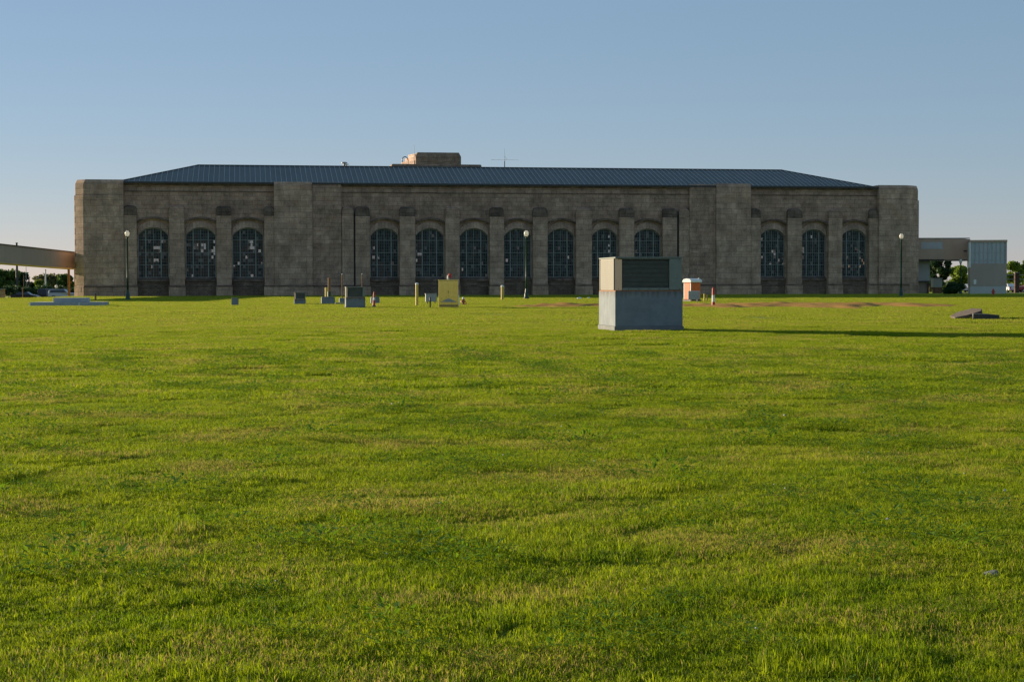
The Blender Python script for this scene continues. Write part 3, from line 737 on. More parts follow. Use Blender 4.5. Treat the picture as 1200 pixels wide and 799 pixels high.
# grey box on legs, metal cabinet, alarm horn, hydrant-like valve
Y = depth(499, 356.6); X = gx(499, Y); r = empty('junction_box', (X,Y,T(X,Y)), TH, 'grey junction box on two short legs left of the shiny cabinet', 'junction box')
MB().box(0,.9,0,.35,.2,.82).build('box', GREYM, r, bevel=.02); MB().box(.05,.85,-.02,-.002,.26,.76).build('door', GREYM, r, bevel=.01)
MB().box(-.03,.93,-.05,.38,.82,.86).build('lid', GREYM, r)
for x in (.12,.72): MB().box(x,x+.07,.1,.2,-.1,.2).build('leg', DARK, r)
Y = depth(514.5, 360.6); X = gx(514.5, Y); r = empty('metal_cabinet', (X,Y,T(X,Y)), TH*.5, 'tall shiny metal cabinet, grass reflection painted yellow, standing on the lawn before the hall', 'cabinet')
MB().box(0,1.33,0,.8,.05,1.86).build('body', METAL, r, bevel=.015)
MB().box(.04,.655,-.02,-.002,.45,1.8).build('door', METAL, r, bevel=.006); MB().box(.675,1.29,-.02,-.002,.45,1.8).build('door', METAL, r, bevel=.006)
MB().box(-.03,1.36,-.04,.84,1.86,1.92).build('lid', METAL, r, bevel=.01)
MB().slab([(.1,.40),(.66,.66),(1.22,.40)], -.045, -.022).build('rain_hood', GREYM, r)
MB().box(.02,1.31,-.03,-.002,.12,.20).build('kick_rail', DARK, r); MB().box(-.04,1.37,-.05,.85,-.15,.05).build('foot', CONC_D, r)
MB().box(.62,.64,-.05,-.021,1.0,1.2).build('handle', DARK, r)
Y2 = depth(525, 358.0); X2 = gx(525, Y2)+.02; r = empty('alarm_post', (X2,Y2+.4,T(X2,Y2)), 0, 'red and white lamp head on a post rising behind the shiny cabinet', 'warning lamp')
MB().tube([(0,0,-.2),(0,0,2.0)], .04, 8).build('post', WHITE, r); MB().lathe([(.06,1.98),(.09,2.02),(.09,2.2),(.05,2.28)], n=12).build('white_housing', WHITE, r)
MB().lathe([(.05,2.05),(.12,2.08),(.13,2.32),(.06,2.42)], .12, 0, 12).build('red_lens', RED, r)
Y = depth(543, 357.4); X = gx(543, Y); r = empty('hose_valve', (X,Y,T(X,Y)), .5, 'small red valve with white cap in the grass right of the cabinet', 'valve')
MB().lathe([(.13,-.05),(.13,.08),(.09,.12),(.09,.34),(.13,.38),(.10,.46)], n=12).build('barrel', RUST, r, smooth=False)
MB().lathe([(.1,.46),(.08,.56),(.02,.62)], n=12).build('cap', WHITE, r)
MB().tube([(-.2,0,.26),(.2,0,.26)], .06, 8).build('outlet', RED, r); MB().tube([(.16,0,.06),(.3,.05,.16),(.26,.05,.0)], .035, 6).build('hose', RED, r)
# fire hydrant near the stair tower
def hydrant(px, py, label, m, mc):
    Y = depth(px, py); X = gx(px, Y); r = empty('fire_hydrant', (X,Y,T(X,Y)), .2, label, 'fire hydrant')
    MB().lathe([(.2,-.05),(.2,.08),(.14,.1),(.14,.55),(.2,.57),(.2,.62),(.15,.64)], n=14).build('barrel', m, r)
    MB().lathe([(.15,.64),(.13,.74),(.06,.82),(.04,.9)], n=14).build('bonnet', mc, r)
    MB().tube([(-.26,0,.42),(.26,0,.42)], .07, 10).build('outlet', mc, r)
hydrant(1164, 345.8, "dark red fire hydrant on the grass before the stair tower's right corner", RED, RED)
# white pebbles by the dirt track
for px, py, s, lab in ((679,350.6,.3,'wider of two white stones lying by the hall beyond the dirt'), (690,349.8,.2,'small upright white stone lying right of a wider one')):
    Y = depth(px, py); X = gx(px, Y)
    v = []; mb = MB(); bm = bmesh.new(); bmesh.ops.create_icosphere(bm, subdivisions=2, radius=1)
    vs = [(p.co.x*s*.9, p.co.y*s*.6, (p.co.z*.45+.25)*s*(1+.3*mnoise.noise(p.co*2))) for p in bm.verts]; fs = [[q.index for q in f.verts] for f in bm.faces]; bm.free()
    o = mb.add(vs, fs).build('stone', WHITE, smooth=False); o.location = (X,Y,T(X,Y)); tag(o, lab, 'stone')

# portable toilet + board leaning in front
Y = depth(800.5, 353.2); X = gx(800.5, Y); r = empty('portable_toilet', (X,Y,T(X,Y)), -.95, 'orange portable toilet with white domed roof beyond the large vent unit', 'portable toilet')
W_ = 1.1
MB().box(0,W_,0,1.25,-.05,.14).build('skid', DARK, r)
MB().box(.04,W_-.04,.04,1.2,.14,1.70).build('body', ORANGE, r, bevel=.07)
MB().box(.2,W_-.2,.012,.038,.2,1.62).build('door', ORANGE, r, bevel=.01)
MB().box(.07,.16,.015,.038,.2,1.66).build('corner_trim', WHITE, r); MB().box(W_-.16,W_-.07,.015,.038,.2,1.66).build('corner_trim', WHITE, r)
MB().slab([(-.05,1.70),(W_+.05,1.70),(W_+.05,1.88),(W_-.1,2.02),(W_*.5,2.08),(.1,2.02),(-.05,1.88)], -.05, 1.3).build('roof', WHITE, r, bevel=.05)
MB().tube([(W_-.2,1.1,1.9),(W_-.2,1.1,2.14)], .05, 8).build('vent_stack', WHITE, r)
Y = depth(807, 353.4)-4; X = gx(806.5, Y); r = empty('notice_board', (X,Y,T(X,Y)), .12, 'blank pale grey board on two legs before the orange toilet', 'board')
MB().box(0,1.02,0,.05,.22,.98).build('panel', WHITE, r, bevel=.02)
MB().box(0.02,1.0,-.012,-.002,.24,.96).build('face', GREYM, r)
for x in (.15,.8): MB().box(x,x+.06,.055,.12,-.1,.9).build('leg', GREYM, r)

# broken slabs at right
def slab_rock(px, py, pts, th, rot, label, m):
    Y = depth(px, py); X = gx(px, Y)
    mb = MB(); n = len(pts); vs = []
    for zz in (0, th):
        for (x, y) in pts: vs.append((x+random.uniform(-.03,.03), y+random.uniform(-.03,.03), zz+random.uniform(-.015,.015)))
    mb.add(vs, [list(range(n))[::-1], list(range(n,2*n))]+[(i,(i+1)%n,n+(i+1)%n,n+i) for i in range(n)])
    o = mb.build('broken_slab', m, bevel=.02); o.location = (X,Y,T(X,Y)-.04); o.rotation_euler = rot; tag(o, label, 'concrete slab', 'broken slabs on the lawn at right'); return o
ROCK = noisy('broken_concrete', (.10,.075,.06), (.16,.12,.09), 4, .95, bump=.5, bscale=20)
slab_rock(1121, 374.6, [(0,0),(.5,-.15),(1.15,-.05),(1.4,.5),(1.2,1.2),(.5,1.35),(.05,.8)], .15, (R(4), R(-14), R(4)), 'brown broken slab tilted up to the right on the lawn', ROCK)
slab_rock(1140, 375.0, [(0,0),(.7,-.12),(1.15,.0),(1.2,.6),(.7,1.1),(.1,.9)], .30, (R(1), R(3), R(-5)), 'flat slab darkened with painted shade, lying right of the tilted brown one', noisy('shaded_slab', (.05,.05,.05), (.09,.085,.08), 4, .9))  # shade on this slab is put into its darker colour
# small rock in the near grass
bm = bmesh.new(); bmesh.ops.create_icosphere(bm, subdivisions=2, radius=1)
vs = [(p.co.x*.05, p.co.y*.05, (p.co.z*.03)*(1+.5*mnoise.noise(p.co*1.7))) for p in bm.verts]; fs = [[q.index for q in f.verts] for f in bm.faces]; bm.free()
o = MB().add(vs, fs).build('stone', CONC_D); Y = depth(1164, 683); X = gx(1164, Y); o.location = (X,Y,T(X,Y)+.005); tag(o, 'grey stone half sunk in the near grass at right', 'stone')

# ------------------------------------------------------------------ left footbridge
r = empty('covered_footbridge', (gx(86,252), 252, 0), 0, "long taupe covered footbridge running left from the hall's end", 'footbridge')
A = Vector((gx(90,254), 254, hz(90,315,254))); B = Vector((gx(0,222), 222, hz(0,308,222))); E = B+(B-A)*1.1
hgt = hz(86,297.5,254)-hz(86,315,254)
def beam(A, B, wd, z0, z1, name, m, parent, org):
    d = (B-A); d.z = 0; d.normalize(); nrm = Vector((-d.y, d.x, 0)); vs = []
    for p in (A, B):
        for s in (-wd/2, wd/2):
            for z in (z0, z1): q = p+nrm*s; vs.append((q.x-org[0], q.y-org[1], q.z+z-org[2]))
    mb = MB(); mb.add(vs, [(0,1,3,2),(4,6,7,5),(0,4,5,1),(2,3,7,6),(0,2,6,4),(1,5,7,3)]); return mb.build(name, m, parent)
org = tuple(r.location)
beam(A, E, 2.6, 0, hgt, 'enclosed_walkway', TAUPE, r, org)
beam(A, E, 2.8, hgt+.003, hgt+.14, 'walkway_roof', DARK, r, org)
beam(A, E, 2.72, -.12, -.003, 'deck_edge', TAUPE2, r, org)
for f_ in (1.25, 1.65, 2.05):
    q = A+(B-A)*f_; MB().box(q.x-org[0]-.2, q.x-org[0]+.2, q.y-.2-org[1], q.y+.2-org[1], -1.4, q.z-.12).build('column', BROWN, r, bevel=.02)
for dx, py_ in ((gx(83.2,252)-org[0], 251), (gx(86.8,252)-org[0], 253)):
    MB().box(dx-.15, dx+.15, py_-org[1]-.15, py_-org[1]+.15, -1.4, A.z-.1).build('column', BROWN, r, bevel=.02)
MB().box(gx(83.2,252)-org[0]+.151, gx(86.8,252)-org[0]-.151, -.9, -.7, 1.9, 2.1).build('brace', BROWN, r)

# poles behind the car park
def pole(px, Y, ytop, rad, m, label, arm=0):
    X = gx(px, Y); zt = hz(px, ytop, Y); z = T(X, Y); r = empty('utility_pole', (X,Y,z), 0, label, 'pole', 'poles behind the parked cars')
    MB().tube([(0,0,-.3),(0,0,zt-z)], [rad, rad*.7], 8).build('shaft', m, r)
    MB().lathe([(rad*.9,zt-z-.05),(rad*.9,zt-z+.06),(rad*.4,zt-z+.1)], n=8).build('cap', DARK, r)
    if arm: MB().box(-arm, arm, -.08, .08, zt-z-1.0, zt-z-.85).build('crossarm', BROWN, r)
pole(20.5, 330, 285, .28, DARK, 'thick dark pole under the taupe footbridge'); pole(31.2, 335, 300, .07, GREYM, 'hair-thin grey pole between the trees at left')
pole(54, 320, 316.5, .16, WHITE, 'pale wooden pole rising before the middle trees', .0); pole(34.5, 340, 327, .18, DARK, 'short dark pole with crossarm between the trees at left', .5)
pole(28.4, 318, 323, .08, BROWN, 'short thin brown pole left of the hair-thin one')
pole(27, 238, 337, .08, BROWN, 'short reddish post before the dark saloon')

# trees, left
tg = 'trees beyond the car park at left'
def ltree(px, Y, ytop, wpx, m, label, grp, n=2600, **k):
    X = gx(px, Y); z = T(X, Y); H = hz(px, ytop, Y)-z; n = int(n*1.6); return tree(X, Y, H, (1.35 if px < 600 else 1.1)*wpx*Y/F, m, label, grp, n=n, **k)
ltree(4, 335, 317.5, 26, LEAF_M, 'leafy green tree cut by the left picture edge', tg)
ltree(22, 342, 318.5, 22, LEAF_D, 'dark green tree behind the thick dark pole', tg)
ltree(38, 350, 332, 18, LEAF_D, 'low dark tree between the taller ones at left', tg)
ltree(58, 345, 322.5, 27, LEAF_Y, 'olive-brown tree behind the pale pole', tg)
ltree(50, 336, 330, 14, LEAF_L, 'pale green young tree at the foot of the olive one', tg)
ltree(78, 338, 321.5, 18, LEAF_M, 'green tree seen beside the footbridge column', tg)
ltree(-24, 338, 315, 32, LEAF_D, "dark tree just beyond the picture's left edge", tg)
for k_ in range(9): ltree(-62-44*k_, 335+random.uniform(-8,12), 316+random.uniform(-3,6), 36, (LEAF_M, LEAF_D)[k_ % 2], ('green tree of the row running on left of the picture', 'dark tree of the row running on left of the picture')[k_ % 2], tg)
# hedge behind the cars
X1, X2 = gx(-520, 316), gx(88, 316)
hg = empty('hedge', ((X1+X2)/2, 318, -1.0), 0, 'dark clipped hedge running behind the parked cars at left', 'hedge')
cl = [(x-(X1+X2)/2, random.uniform(-.8,.8), random.uniform(.3,2.0), random.uniform(.6,.9)) for x in np.linspace(X1, X2, 230)]
leaves('foliage', cl, 36000, .17, LEAF_D, hg, 1.0)
st = MB()
for x in np.linspace(X1, X2, 16): st.tube([(x-(X1+X2)/2,0,-.3),(x-(X1+X2)/2,0,1.6)], .08, 5)
st.build('stem', BARK, hg)
# masonry pier at far left
X = gx(1, 236); r = empty('gate_pier', (X,236,T(X,236)), 0, 'tan masonry pier at the far left edge of the lawn', 'pier')
MB().box(-.55,.4,0,.8,-.4,2.0).build('shaft', STONE_W, r, bevel=.03); MB().box(-.62,.47,-.07,.87,2.0,2.14).build('coping', CONC_D, r, bevel=.02)
# car park and road
def sheet(name, x0, x1, y0, y1, dz, m, n=20):
    mb = MB(); vs = []; fs = []
    for i in range(n+1):
        for j in range(n+1):
            x = x0+(x1-x0)*i/n; y = y0+(y1-y0)*j/n; vs.append((x,y,T(x,y)+dz))
    for i in range(n):
        for j in range(n): a = i*(n+1)+j; fs.append((a,a+n+1,a+n+2,a+1))
    o = mb.add(vs, fs).build(name, m, recalc=False); return tag(o, kind='structure')
sheet('car_park', -110, -71, 262, 314, .02, ASPH)
sheet('parking_lane', 74, 120, 272, 300, .03, ASPH)

# ------------------------------------------------------------------ cars
def car(X, Y, rz, kind, paint, label, zb=None, name='parked_car'):
    z = (T(X,Y) if zb is None else zb)+.02
    r = empty(name, (X,Y,z), rz, label, 'car', 'parked cars'); L_, Wd = (4.6, 1.8)
    P = {'saloon': [(-2.3,.35),(-2.28,.75),(-2.15,.92),(-1.55,.98),(-.95,1.40),(.45,1.43),(1.15,.98),(2.05,.85),(2.28,.65),(2.3,.35)],
         'van':    [(-2.4,.4),(-2.42,1.0),(-2.35,1.85),(-2.2,1.95),(1.2,1.95),(1.75,1.2),(2.35,1.05),(2.42,.8),(2.42,.4)],
         'suv':    [(-2.3,.42),(-2.33,1.0),(-2.2,1.55),(-2.0,1.68),(.4,1.68),(1.05,1.12),(2.1,1.0),(2.3,.8),(2.3,.42)]}[kind]
    top = max(p[1] for p in P); belt = {'saloon': .95, 'van': 1.15, 'suv': 1.08}[kind]
    mb = MB(); n = len(P); vs = []
    for s in (-1, 1):
        for x, zz in P: vs.append((x, s*(Wd/2-(max(0, zz-belt)*.28)), zz))
    mb.add(vs, [list(range(n)), list(range(n,2*n))[::-1]]+[(i,(i+1)%n,n+(i+1)%n,n+i) for i in range(n)])
    mb.build('body', paint, r, bevel=.05)
    W1 = {'saloon': [(-1.35,1.0),(-.88,1.34),(.40,1.36),(.95,1.0)], 'van': [(.25,1.2),(.25,1.8),(1.1,1.8),(1.5,1.22)], 'suv': [(-2.0,1.12),(-1.9,1.58),(.36,1.6),(.85,1.14)]}[kind]
    for s in (-1, 1):
        g_ = MB(); yy = lambda zz: s*(Wd/2-(max(0,zz-belt)*.28))
        g_.add([(x, yy(zz)+s*.012, zz) for x, zz in W1]+[(x, yy(zz)-s*.03, zz) for x, zz in W1], [(0,1,2,3),(7,6,5,4),(0,4,5,1),(1,5,6,2),(2,6,7,3),(3,7,4,0)])
        g_.build('side_window', GLASSC, r)
        for x in (-1.4, 1.4):
            wl = MB(); w2 = MB()
            for tgt, rad, a, b in ((wl,.33,Wd/2-.2,Wd/2+.01),(w2,.2,Wd/2+.005,Wd/2+.03)):
                tgt.tube([(x,s*a,.33),(x,s*b,.33)], rad, 16)
            t_ = wl.build('wheel', TYRE, r); w2.build('rim', RIM, t_)
    for s in (-1,1):
        MB().box(2.24,2.33,s*.7-.15,s*.7+.15,.58,.72).build('headlight', HEADL, r); MB().box(-2.36,-2.27,s*.72-.12,s*.72+.12,.7,.88).build('tail_light', TAIL, r)
    return r
NAVY = mat('navy_paint', (.012,.016,.035), .25, .2); BLACKP = mat('black_paint', (.012,.012,.014), .2, .1); SILVER = mat('silver_paint', (.34,.37,.41), .3, .4)
REDP = mat('red_car', (.35,.02,.03), .3); WHITEP = mat('white_car', (.7,.7,.7), .3)
for px, Y, kind, m, rz, lab in ((30,290,'saloon',BLACKP,0.0,'black saloon parked left of the navy van'), (56.5,300,'van',NAVY,R(80),'dark navy van parked end-on between saloon and silver car'),
                          (74,292,'suv',SILVER,0.0,'silver car parked beside the footbridge column')):
    car(gx(px,Y), Y, rz, kind, m, lab)
for px, Y, kind, m, rz, lab in ((1208,284,'suv',REDP,R(180),'dark red car behind the brick pier at the right edge'), (1184,290,'saloon',WHITEP,R(90),'white car parked right of the stair tower'),
                          (1134,292,'saloon',WHITEP,R(60),'white car glimpsed behind the round dark bush')):
    car(gx(px,Y), Y, rz, kind, m, lab)

# ------------------------------------------------------------------ right footbridge, stair tower and annex
YB = 262
def bx_at(root, px0, px1, py0, py1, Y, dpt, name, m, **k):
    x0, x1 = gx(px0,Y)-root.location.x, gx(px1,Y)-root.location.x; z0, z1 = hz(px0,py1,Y), hz(px0,py0,Y)
    y0 = Y-root.location.y; return MB().box(x0,x1,y0,y0+dpt,z0-root.location.z,z1-root.location.z).build(name, m, root, **k)
r = empty('covered_footbridge', (gx(1106,YB+4), YB+4, 0), 0, "brown covered footbridge joining the hall's right end to the stair tower", 'footbridge')
bx_at(r, 1074, 1106, 279.8, 304.0, YB+4, 3, 'enclosed_walkway', TAUPE2)
bx_at(r, 1106.1, 1136.6, 280.3, 304.6, YB+4, 3, 'enclosed_walkway', noisy('brown_clad_b', (.52,.33,.235), (.57,.37,.27), .5, .7))
bx_at(r, 1072, 1136.2, 278.9, 279.7, YB+3.9, 3.2, 'walkway_roof', GREYM)
bx_at(r, 1074, 1136, 304.9, 305.9, YB+3.95, 3.1, 'deck_edge', DARK)
bx_at(r, 1079, 1104, 284, 292, YB+3.96, .03, 'glazed_strip', BLUEG)
bx_at(r, 1129, 1132.5, 293.5, 295, YB+3.9, .2, 'flood_light', DARK)
r = empty('stair_tower', (gx(1136.5,YB), YB, 0), -.2, 'square grey stair tower with blue glazed upper storey at the footbridge end', 'stair tower')
zt = hz(1140, 281.5, YB); zg1 = hz(1140, 309, YB); zb_ = hz(1140, 335, YB); wT = gx(1178,YB)-gx(1136.5,YB)
GLAZ = noisy('channel_glass', (.32,.37,.40), (.42,.46,.48), .7, .25, stretch=(3,3,.3), spec=.6)
MB().box(.05,wT-.05,.05,5.2,-.3,zb_).build('base', BLUEG, r, bevel=.02)
MB().box(0,wT,0,5.3,zb_+.002,zg1).build('wall', TAUPE, r)
MB().box(.1,wT-.25,.08,5.2,zg1+.002,zt-.35).build('glazed_storey', GLAZ, r)
mu = MB()
for i in range(9): x = .12+(wT-.45)*i/8; mu.box(x-.03, x+.03, .02, .078, zg1+.01, zt-.36)
for zz in (zg1+.5, zg1+1.7): mu.box(.12, wT-.27, .03, .076, zz-.025, zz+.025)
mu.build('mullions', GREYM, r)
MB().box(-.1,wT+.05,-.1,5.4,zt-.34,zt).build('roof', TAUPE2, r, bevel=.03)
MB().box(-.12,.095,-.05,5.3,zg1-.6,zt-.345).build('corner_panel', WHITE, r); MB().box(wT-.24,wT,.0,5.25,zg1+.003,zt-.345).build('corner_panel', GREYM, r)
MB().box(.55,.95,-.04,-.002,zb_+.25,zb_+.95).build('notice_plate', WHITE, r, bevel=.01)
MB().box(.98,1.14,-.04,-.002,zb_+.3,zb_+.9).build('notice_plate', GREYM, r, bevel=.01)
r = empty('annex', (gx(1076,266), 268, 0), 0, 'pale blue-grey panelled annex over a dark opening below the brown footbridge', 'building')
ax = gx(1093,268)-gx(1076,268); za = hz(1080,304,268)
MB().box(-1,ax,0,5,hz(1080,330,268),za+1.5).build('panelled_wall', BLUEG, r)
MB().box(-1,ax-.15,.6,5,-.2,hz(1080,330,268)-.002).build('recess_wall', TAUPE, r)
MB().box(-1,ax+.02,-.1,.1,hz(1080,330.5,268),hz(1080,329.2,268)+.002).build('canopy', DARK, r); MB().box(ax-.3,ax-.1,.1,.3,-.2,hz(1080,331,268)).build('column', DARK, r)
r = empty('equipment_shed', (gx(1093.5,272), 272, 0), 0, 'small blue-grey equipment shed on a reddish brick foot beside the annex', 'shed')
MB().box(.1,1.45,0,2,.93,2.35).build('box', BLUEG, r, bevel=.03); MB().box(.3,1.45,.05,1.9,-.2,.925).build('brick_foot', BRICK, r)
MB().box(.05,1.5,-.06,2.06,2.352,2.43).build('roof', GREYM, r)

bush(gx(1118.5,252), 252, 2.15, 3.7, LEAF_D, 'dark round bush between the annex and the stair tower', n=11000, leaf=.10)
tg = 'trees beyond the hall at right'
ltree(1101, 300, 296, 23, LEAF_D, 'dark tall tree behind the equipment shed', tg, n=2800)
ltree(1090, 305, 300, 16, LEAF_D, 'dark tree hidden partly by the pale annex', tg)
ltree(1123, 310, 312, 26, LEAF_L, 'light green tree in the gap left of the stair tower', tg, n=3000)
ltree(1133, 322, 323, 18, LEAF_M, 'mid green low tree touching the stair tower', tg)
ltree(1187, 330, 305, 22, LEAF_L, 'bright yellow-green tree right of the stair tower', tg, n=3200)
ltree(1204, 335, 302, 22, LEAF_M, 'green tree cut by the right picture edge', tg, n=3200)
ltree(1222, 338, 300, 26, LEAF_L, "light green tree just beyond the picture's right edge", tg)
X1, X2 = gx(1076, 345), gx(1250, 345)
hg = empty('hedge', ((X1+X2)/2, 345, 0), 0, 'long dark hedge behind the cars at right', 'hedge')
cl = [(x-(X1+X2)/2, random.uniform(-.8,.8), random.uniform(.3,1.6), random.uniform(.6,.9)) for x in np.linspace(X1, X2, 60)]
leaves('foliage', cl, 8000, .17, LEAF_M, hg, 1.0)
X = gx(1192, 275); r = empty('gate_pier', (X,275,0), 0, 'dark brick pier with rails at the right edge', 'pier')
MB().box(-.35,.35,0,.7,-.2,3.2).build('shaft', stone_mat('dark_brick', (.10,.055,.045), (.07,.045,.04), (.08,.07,.065), .4, .14, .3), r, bevel=.02); MB().box(-.42,.42,-.07,.77,3.2,3.35).build('coping', CONC_D, r)
for z in (1.0,2.9,2.2): MB().tube([(-1.9,.3,z),(-.352,.3,z)], .04, 6).build('rail', GREYM, r)
for z in (1.0,2.9,2.2): MB().tube([(.352,.3,z),(4.5,.3,z)], .04, 6).build('rail', GREYM, r)

# ------------------------------------------------------------------ grass
def blade_mat():
    m = mat('grass_blades', (.1,.16,.02), .6, 0, .12); N, L, b = nodes(m)
    g, ns, mix, col = lawn_colour(N, L)
    # single blades: some dry, some fresh
    r = N.new('ShaderNodeValToRGB'); r.color_ramp.interpolation = 'CONSTANT'
    els = r.color_ramp.elements; els[0].position = 0; els[0].color = (.75,.75,.75,1); els[1].position = .45; els[1].color = (1,1,1,1)
    for p, c in ((.75,(1.35,1.25,1.2,1)), (.9,(.55,.65,.7,1))): e = els.new(p); e.color = c
    L.new(g.outputs['Random Per Island'], r.inputs['Fac'])
    mm = N.new('ShaderNodeMix'); mm.data_type = 'RGBA'; mm.blend_type = 'MULTIPLY'; mm.inputs['Factor'].default_value = 1
    L.new(col, mm.inputs['A']); L.new(r.outputs['Color'], mm.inputs['B'])
    dry = ns(.55, .46, .70, det=5)
    gt_ = N.new('ShaderNodeMath'); gt_.operation = 'MULTIPLY'; L.new(g.outputs['Random Per Island'], gt_.inputs[0]); gt_.inputs[1].default_value = 7.31
    fr = N.new('ShaderNodeMath'); fr.operation = 'FRACT'; L.new(gt_.outputs[0], fr.inputs[0])
    ml = N.new('ShaderNodeMath'); ml.operation = 'MULTIPLY'; L.new(dry, ml.inputs[0]); ml.inputs[1].default_value = .52
    ad = N.new('ShaderNodeMath'); ad.operation = 'ADD'; L.new(ml.outputs[0], ad.inputs[0]); ad.inputs[1].default_value = .03
    lt = N.new('ShaderNodeMath'); lt.operation = 'LESS_THAN'; L.new(fr.outputs[0], lt.inputs[0]); L.new(ad.outputs[0], lt.inputs[1])
    c2 = mix(lt.outputs[0], mm.outputs['Result'], (.42, .33, .09))
    L.new(c2, b.inputs['Base Color'])
    tr = N.new('ShaderNodeBsdfTranslucent'); L.new(c2, tr.inputs['Color'])
    mx = N.new('ShaderNodeMixShader'); mx.inputs[0].default_value = .5
    L.new(b.outputs[0], mx.inputs[1]); L.new(tr.outputs[0], mx.inputs[2]); L.new(mx.outputs[0], N['Material Output'].inputs['Surface'])
    return m
BL = blade_mat()
def patch(name, rad, n, h, wdt, seed):
    g = np.random.default_rng(seed)
    rr = rad*np.sqrt(g.random(n)); a = g.random(n)*2*np.pi
    px, py = rr*np.cos(a), rr*np.sin(a)
    # blades stand in small tufts
    nt = max(8, n//14); tx, ty = rad*(g.random(nt)*2-1), rad*(g.random(nt)*2-1); k = g.integers(0, nt, n); s = g.random(n) < .55
    px = np.where(s, tx[k]+g.normal(0,.012,n), px); py = np.where(s, ty[k]+g.normal(0,.012,n), py)
    H = h*g.uniform(.45,1.15,n)*np.where(s, 1.1, .9); w_ = wdt*g.uniform(.6,1.3,n)
    fa = g.random(n)*2*np.pi; fx, fy = np.cos(fa)*w_/2, np.sin(fa)*w_/2
    la = g.random(n)*2*np.pi; ln_ = H*g.uniform(.15,1.15,n); lx, ly = np.cos(la)*ln_, np.sin(la)*ln_
    z = np.zeros(n)
    v = np.stack([np.stack([px-fx,py-fy,z-.01],1), np.stack([px+fx,py+fy,z-.01],1),
                  np.stack([px+fx*.85+lx*.3,py+fy*.85+ly*.3,H*.6],1), np.stack([px-fx*.85+lx*.3,py-fy*.85+ly*.3,H*.6],1),
                  np.stack([px+lx,py+ly,H*(1-.25*ln_/H)],1)],1).reshape(-1,3)
    me = bpy.data.meshes.new(name)
    base = np.arange(n)*5
    faces = [[b,b+1,b+2,b+3] for b in base]+[[b+3,b+2,b+4] for b in base]
    me.from_pydata(v.tolist(), [], faces); me.materials.append(BL)
    return bpy.data.objects.new(name, me)
CLOVER = mat('clover_head', (.5, .5, .42), .8)
def weed(name, seed):
    g = np.random.default_rng(seed); mb = MB()
    for i in range(70):
        a = g.random()*6.28; r0 = g.random()**.7*.15; x, y = math.cos(a)*r0, math.sin(a)*r0; l = g.uniform(.018,.042); w_ = l*.42
        t = a+g.normal(0,.6); el = g.uniform(.0,.9); z = g.uniform(.03,.085)*(1.2-r0*4)
        d = Vector((math.cos(t)*math.cos(el), math.sin(t)*math.cos(el), math.sin(el))); sd = Vector((-math.sin(t), math.cos(t), 0))
        p = Vector((x,y,max(.015,z)))
        mb.add([p, p+d*l*.5+sd*w_*.5, p+d*l-Vector((0,0,.006)), p+d*l*.5-sd*w_*.5], [(0,1,2,3)])
    mb.cur = 1
    for i in range(1 if seed == 52 else 0):          # clover heads and pale dead leaves
        x, y, z, r_ = g.normal(0,.07), g.normal(0,.07), g.uniform(.05,.08), g.uniform(.004,.007)
        mb.add([(x-r_,y,z),(x+r_,y,z),(x,y-r_,z),(x,y+r_,z),(x,y,z-r_),(x,y,z+r_)], [(0,2,5),(2,1,5),(1,3,5),(3,0,5),(2,0,4),(1,2,4),(3,1,4),(0,3,4)])
    me = bpy.data.meshes.new(name); me.from_pydata(mb.v, [], mb.f); me.materials.append(WEED); me.materials.append(CLOVER)
    me.polygons.foreach_set('material_index', mb.mi); return bpy.data.objects.new(name, me)

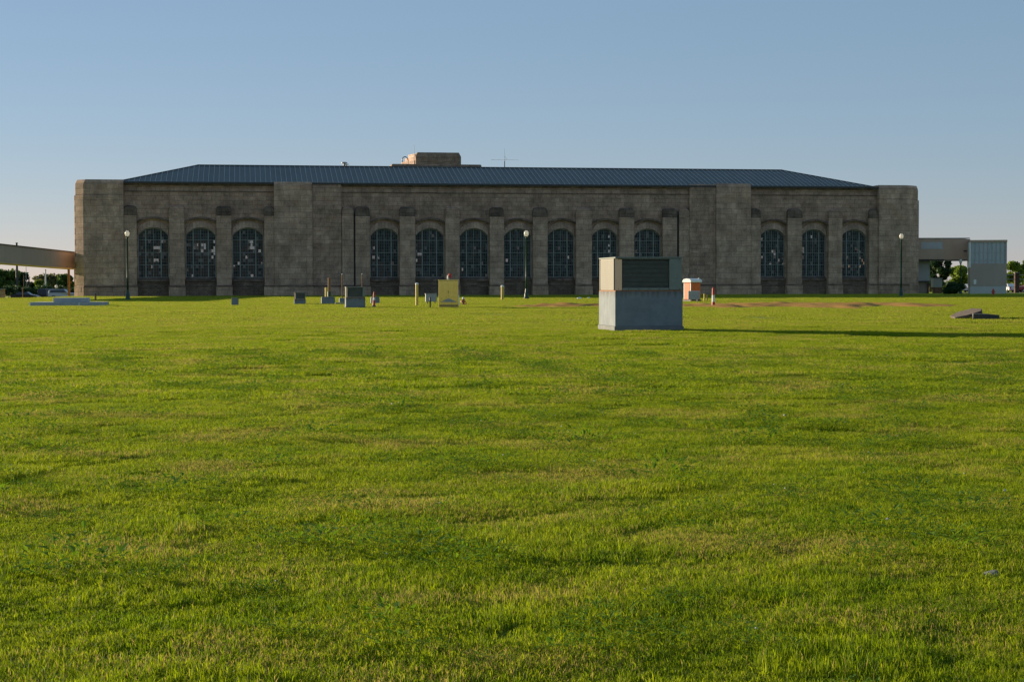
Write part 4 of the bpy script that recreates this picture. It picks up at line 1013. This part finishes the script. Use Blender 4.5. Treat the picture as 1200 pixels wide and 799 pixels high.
def field(name, ymin, ymax, cell, sources, hscale, label, dens=1.0, weeds=False, weedp=.05):
    col = bpy.data.collections.new(name+'_sources')
    for s in sources: col.objects.link(s)
    pts = []; sc_ = []; rot = []; y = ymin
    while y < ymax:
        hw = y*.30*1.12+3.5; x = -hw
        while x < hw:
            X = x+random.uniform(-.5,.5)*cell; Y = y+random.uniform(-.5,.5)*cell
            x += cell
            u = (X+61.7)*CT+(Y-240.6)*ST; v_ = -(X+61.7)*ST+(Y-240.6)*CT
            if v_ > -.6 and -.5 < u < 126: continue
            if Y > 236 and u < 0: continue
            if not weeds:
                # keep bare soil on the dirt track
                if -.5 < X < 32.5:
                    c_ = dirt_c(X)+2.2*mnoise.noise((X*.13, 3, 0)); hh = float(dirt_h(X))*(1+.5*mnoise.noise((X*.25,8,1)))
                    if abs(Y-c_+2) < hh*.95+1.2 and random.random() < (.95 if mnoise.noise((X*.35, Y*.25, 9)) > -.12 else .25): continue
                a_ = mnoise.noise((X*.55, Y*.55, 3.3)); b_ = mnoise.noise((X*2.2, Y*2.2, 7.7))
                s = hscale*(1+.12*a_+.55*b_) * (random.choice((1,1,1,1.0,1.35,.75)))
                if b_ < -.38 and cell < 1: s *= .6
                if Y > 62+3*math.sin(X*.2): s *= .8
                pts.append((X,Y,T(X,Y))); sc_.append((1,1,max(.55,s))); rot.append((0,0,random.random()*6.28))
            else:
                if mnoise.noise((X*.9, Y*.9, 1.1)) + .6*mnoise.noise((X*2.3, Y*2.3, 4.1)) < .34 - random.random()*weedp*3: continue
                k = random.uniform(.7,1.5)*(1.75 if random.random() < .14 else 1); pts.append((X,Y,T(X,Y)+.005)); sc_.append((k,k,k*random.uniform(.7,1.1))); rot.append((random.uniform(-.1,.1),random.uniform(-.1,.1),random.random()*6.28))
        y += cell
    me = bpy.data.meshes.new(name); me.from_pydata(pts, [], [])
    for an_, dat in (('iscale', sc_), ('irot', rot)):
        at_ = me.attributes.new(an_, 'FLOAT_VECTOR', 'POINT'); at_.data.foreach_set('vector', np.array(dat, dtype=np.float32).ravel())
    o = bpy.data.objects.new(name, me); C.objects.link(o)
    ng = bpy.data.node_groups.new(name, 'GeometryNodeTree'); ng.interface.new_socket('Geometry', in_out='INPUT', socket_type='NodeSocketGeometry'); ng.interface.new_socket('Geometry', in_out='OUTPUT', socket_type='NodeSocketGeometry')
    n = ng.nodes; gi = n.new('NodeGroupInput'); go = n.new('NodeGroupOutput'); ip = n.new('GeometryNodeInstanceOnPoints'); ci = n.new('GeometryNodeCollectionInfo')
    ci.inputs['Collection'].default_value = col; ci.inputs['Separate Children'].default_value = True; ci.inputs['Reset Children'].default_value = True
    ip.inputs['Pick Instance'].default_value = True
    a1 = n.new('GeometryNodeInputNamedAttribute'); a1.data_type = 'FLOAT_VECTOR'; a1.inputs['Name'].default_value = 'iscale'
    a2 = n.new('GeometryNodeInputNamedAttribute'); a2.data_type = 'FLOAT_VECTOR'; a2.inputs['Name'].default_value = 'irot'
    ri = n.new('FunctionNodeRandomValue'); ri.data_type = 'INT'; ri.inputs['Min'].default_value = 0 if True else 0
    for i_ in ri.inputs:
        if i_.name == 'Max' and i_.type == 'INT': i_.default_value = len(sources)-1
        if i_.name == 'Min' and i_.type == 'INT': i_.default_value = 0
    l = ng.links; l.new(gi.outputs[0], ip.inputs['Points']); l.new(ci.outputs[0], ip.inputs['Instance'])
    l.new([q for q in ri.outputs if q.type == 'INT'][0], ip.inputs['Instance Index'])
    l.new(a1.outputs['Attribute'], ip.inputs['Scale']); l.new(a2.outputs['Attribute'], ip.inputs['Rotation'])
    l.new(ip.outputs[0], go.inputs[0])
    md = o.modifiers.new('grass', 'NODES'); md.node_group = ng
    tag(o, label, 'grass' if not weeds else 'weeds', kind='stuff'); return o

near = [patch('turf_near', .36, 2700, .043, .0038, 10+i) for i in range(5)]
mid = [patch('turf_mid', .75, 4200, .050, .0068, 20+i) for i in range(4)]
far = [patch('turf_far', 1.5, 3600, .060, .016, 30+i) for i in range(4)]
field('near_grass', 5.0, 24, .37, near, 1.0, 'short sunlit grass of the near lawn')
field('lawn_grass', 24, 68, .85, mid, 1.0, 'short sunlit grass of the middle lawn')
field('far_grass', 68, 246, 1.8, far, 1.0, 'short pale grass of the far lawn up to the hall')
field('weeds', 5.5, 40, .30, [weed('weed_tuft', 50+i) for i in range(6)], 1.0, 'dark clover and broad-leaved weeds among the grass', weeds=True, weedp=.06)
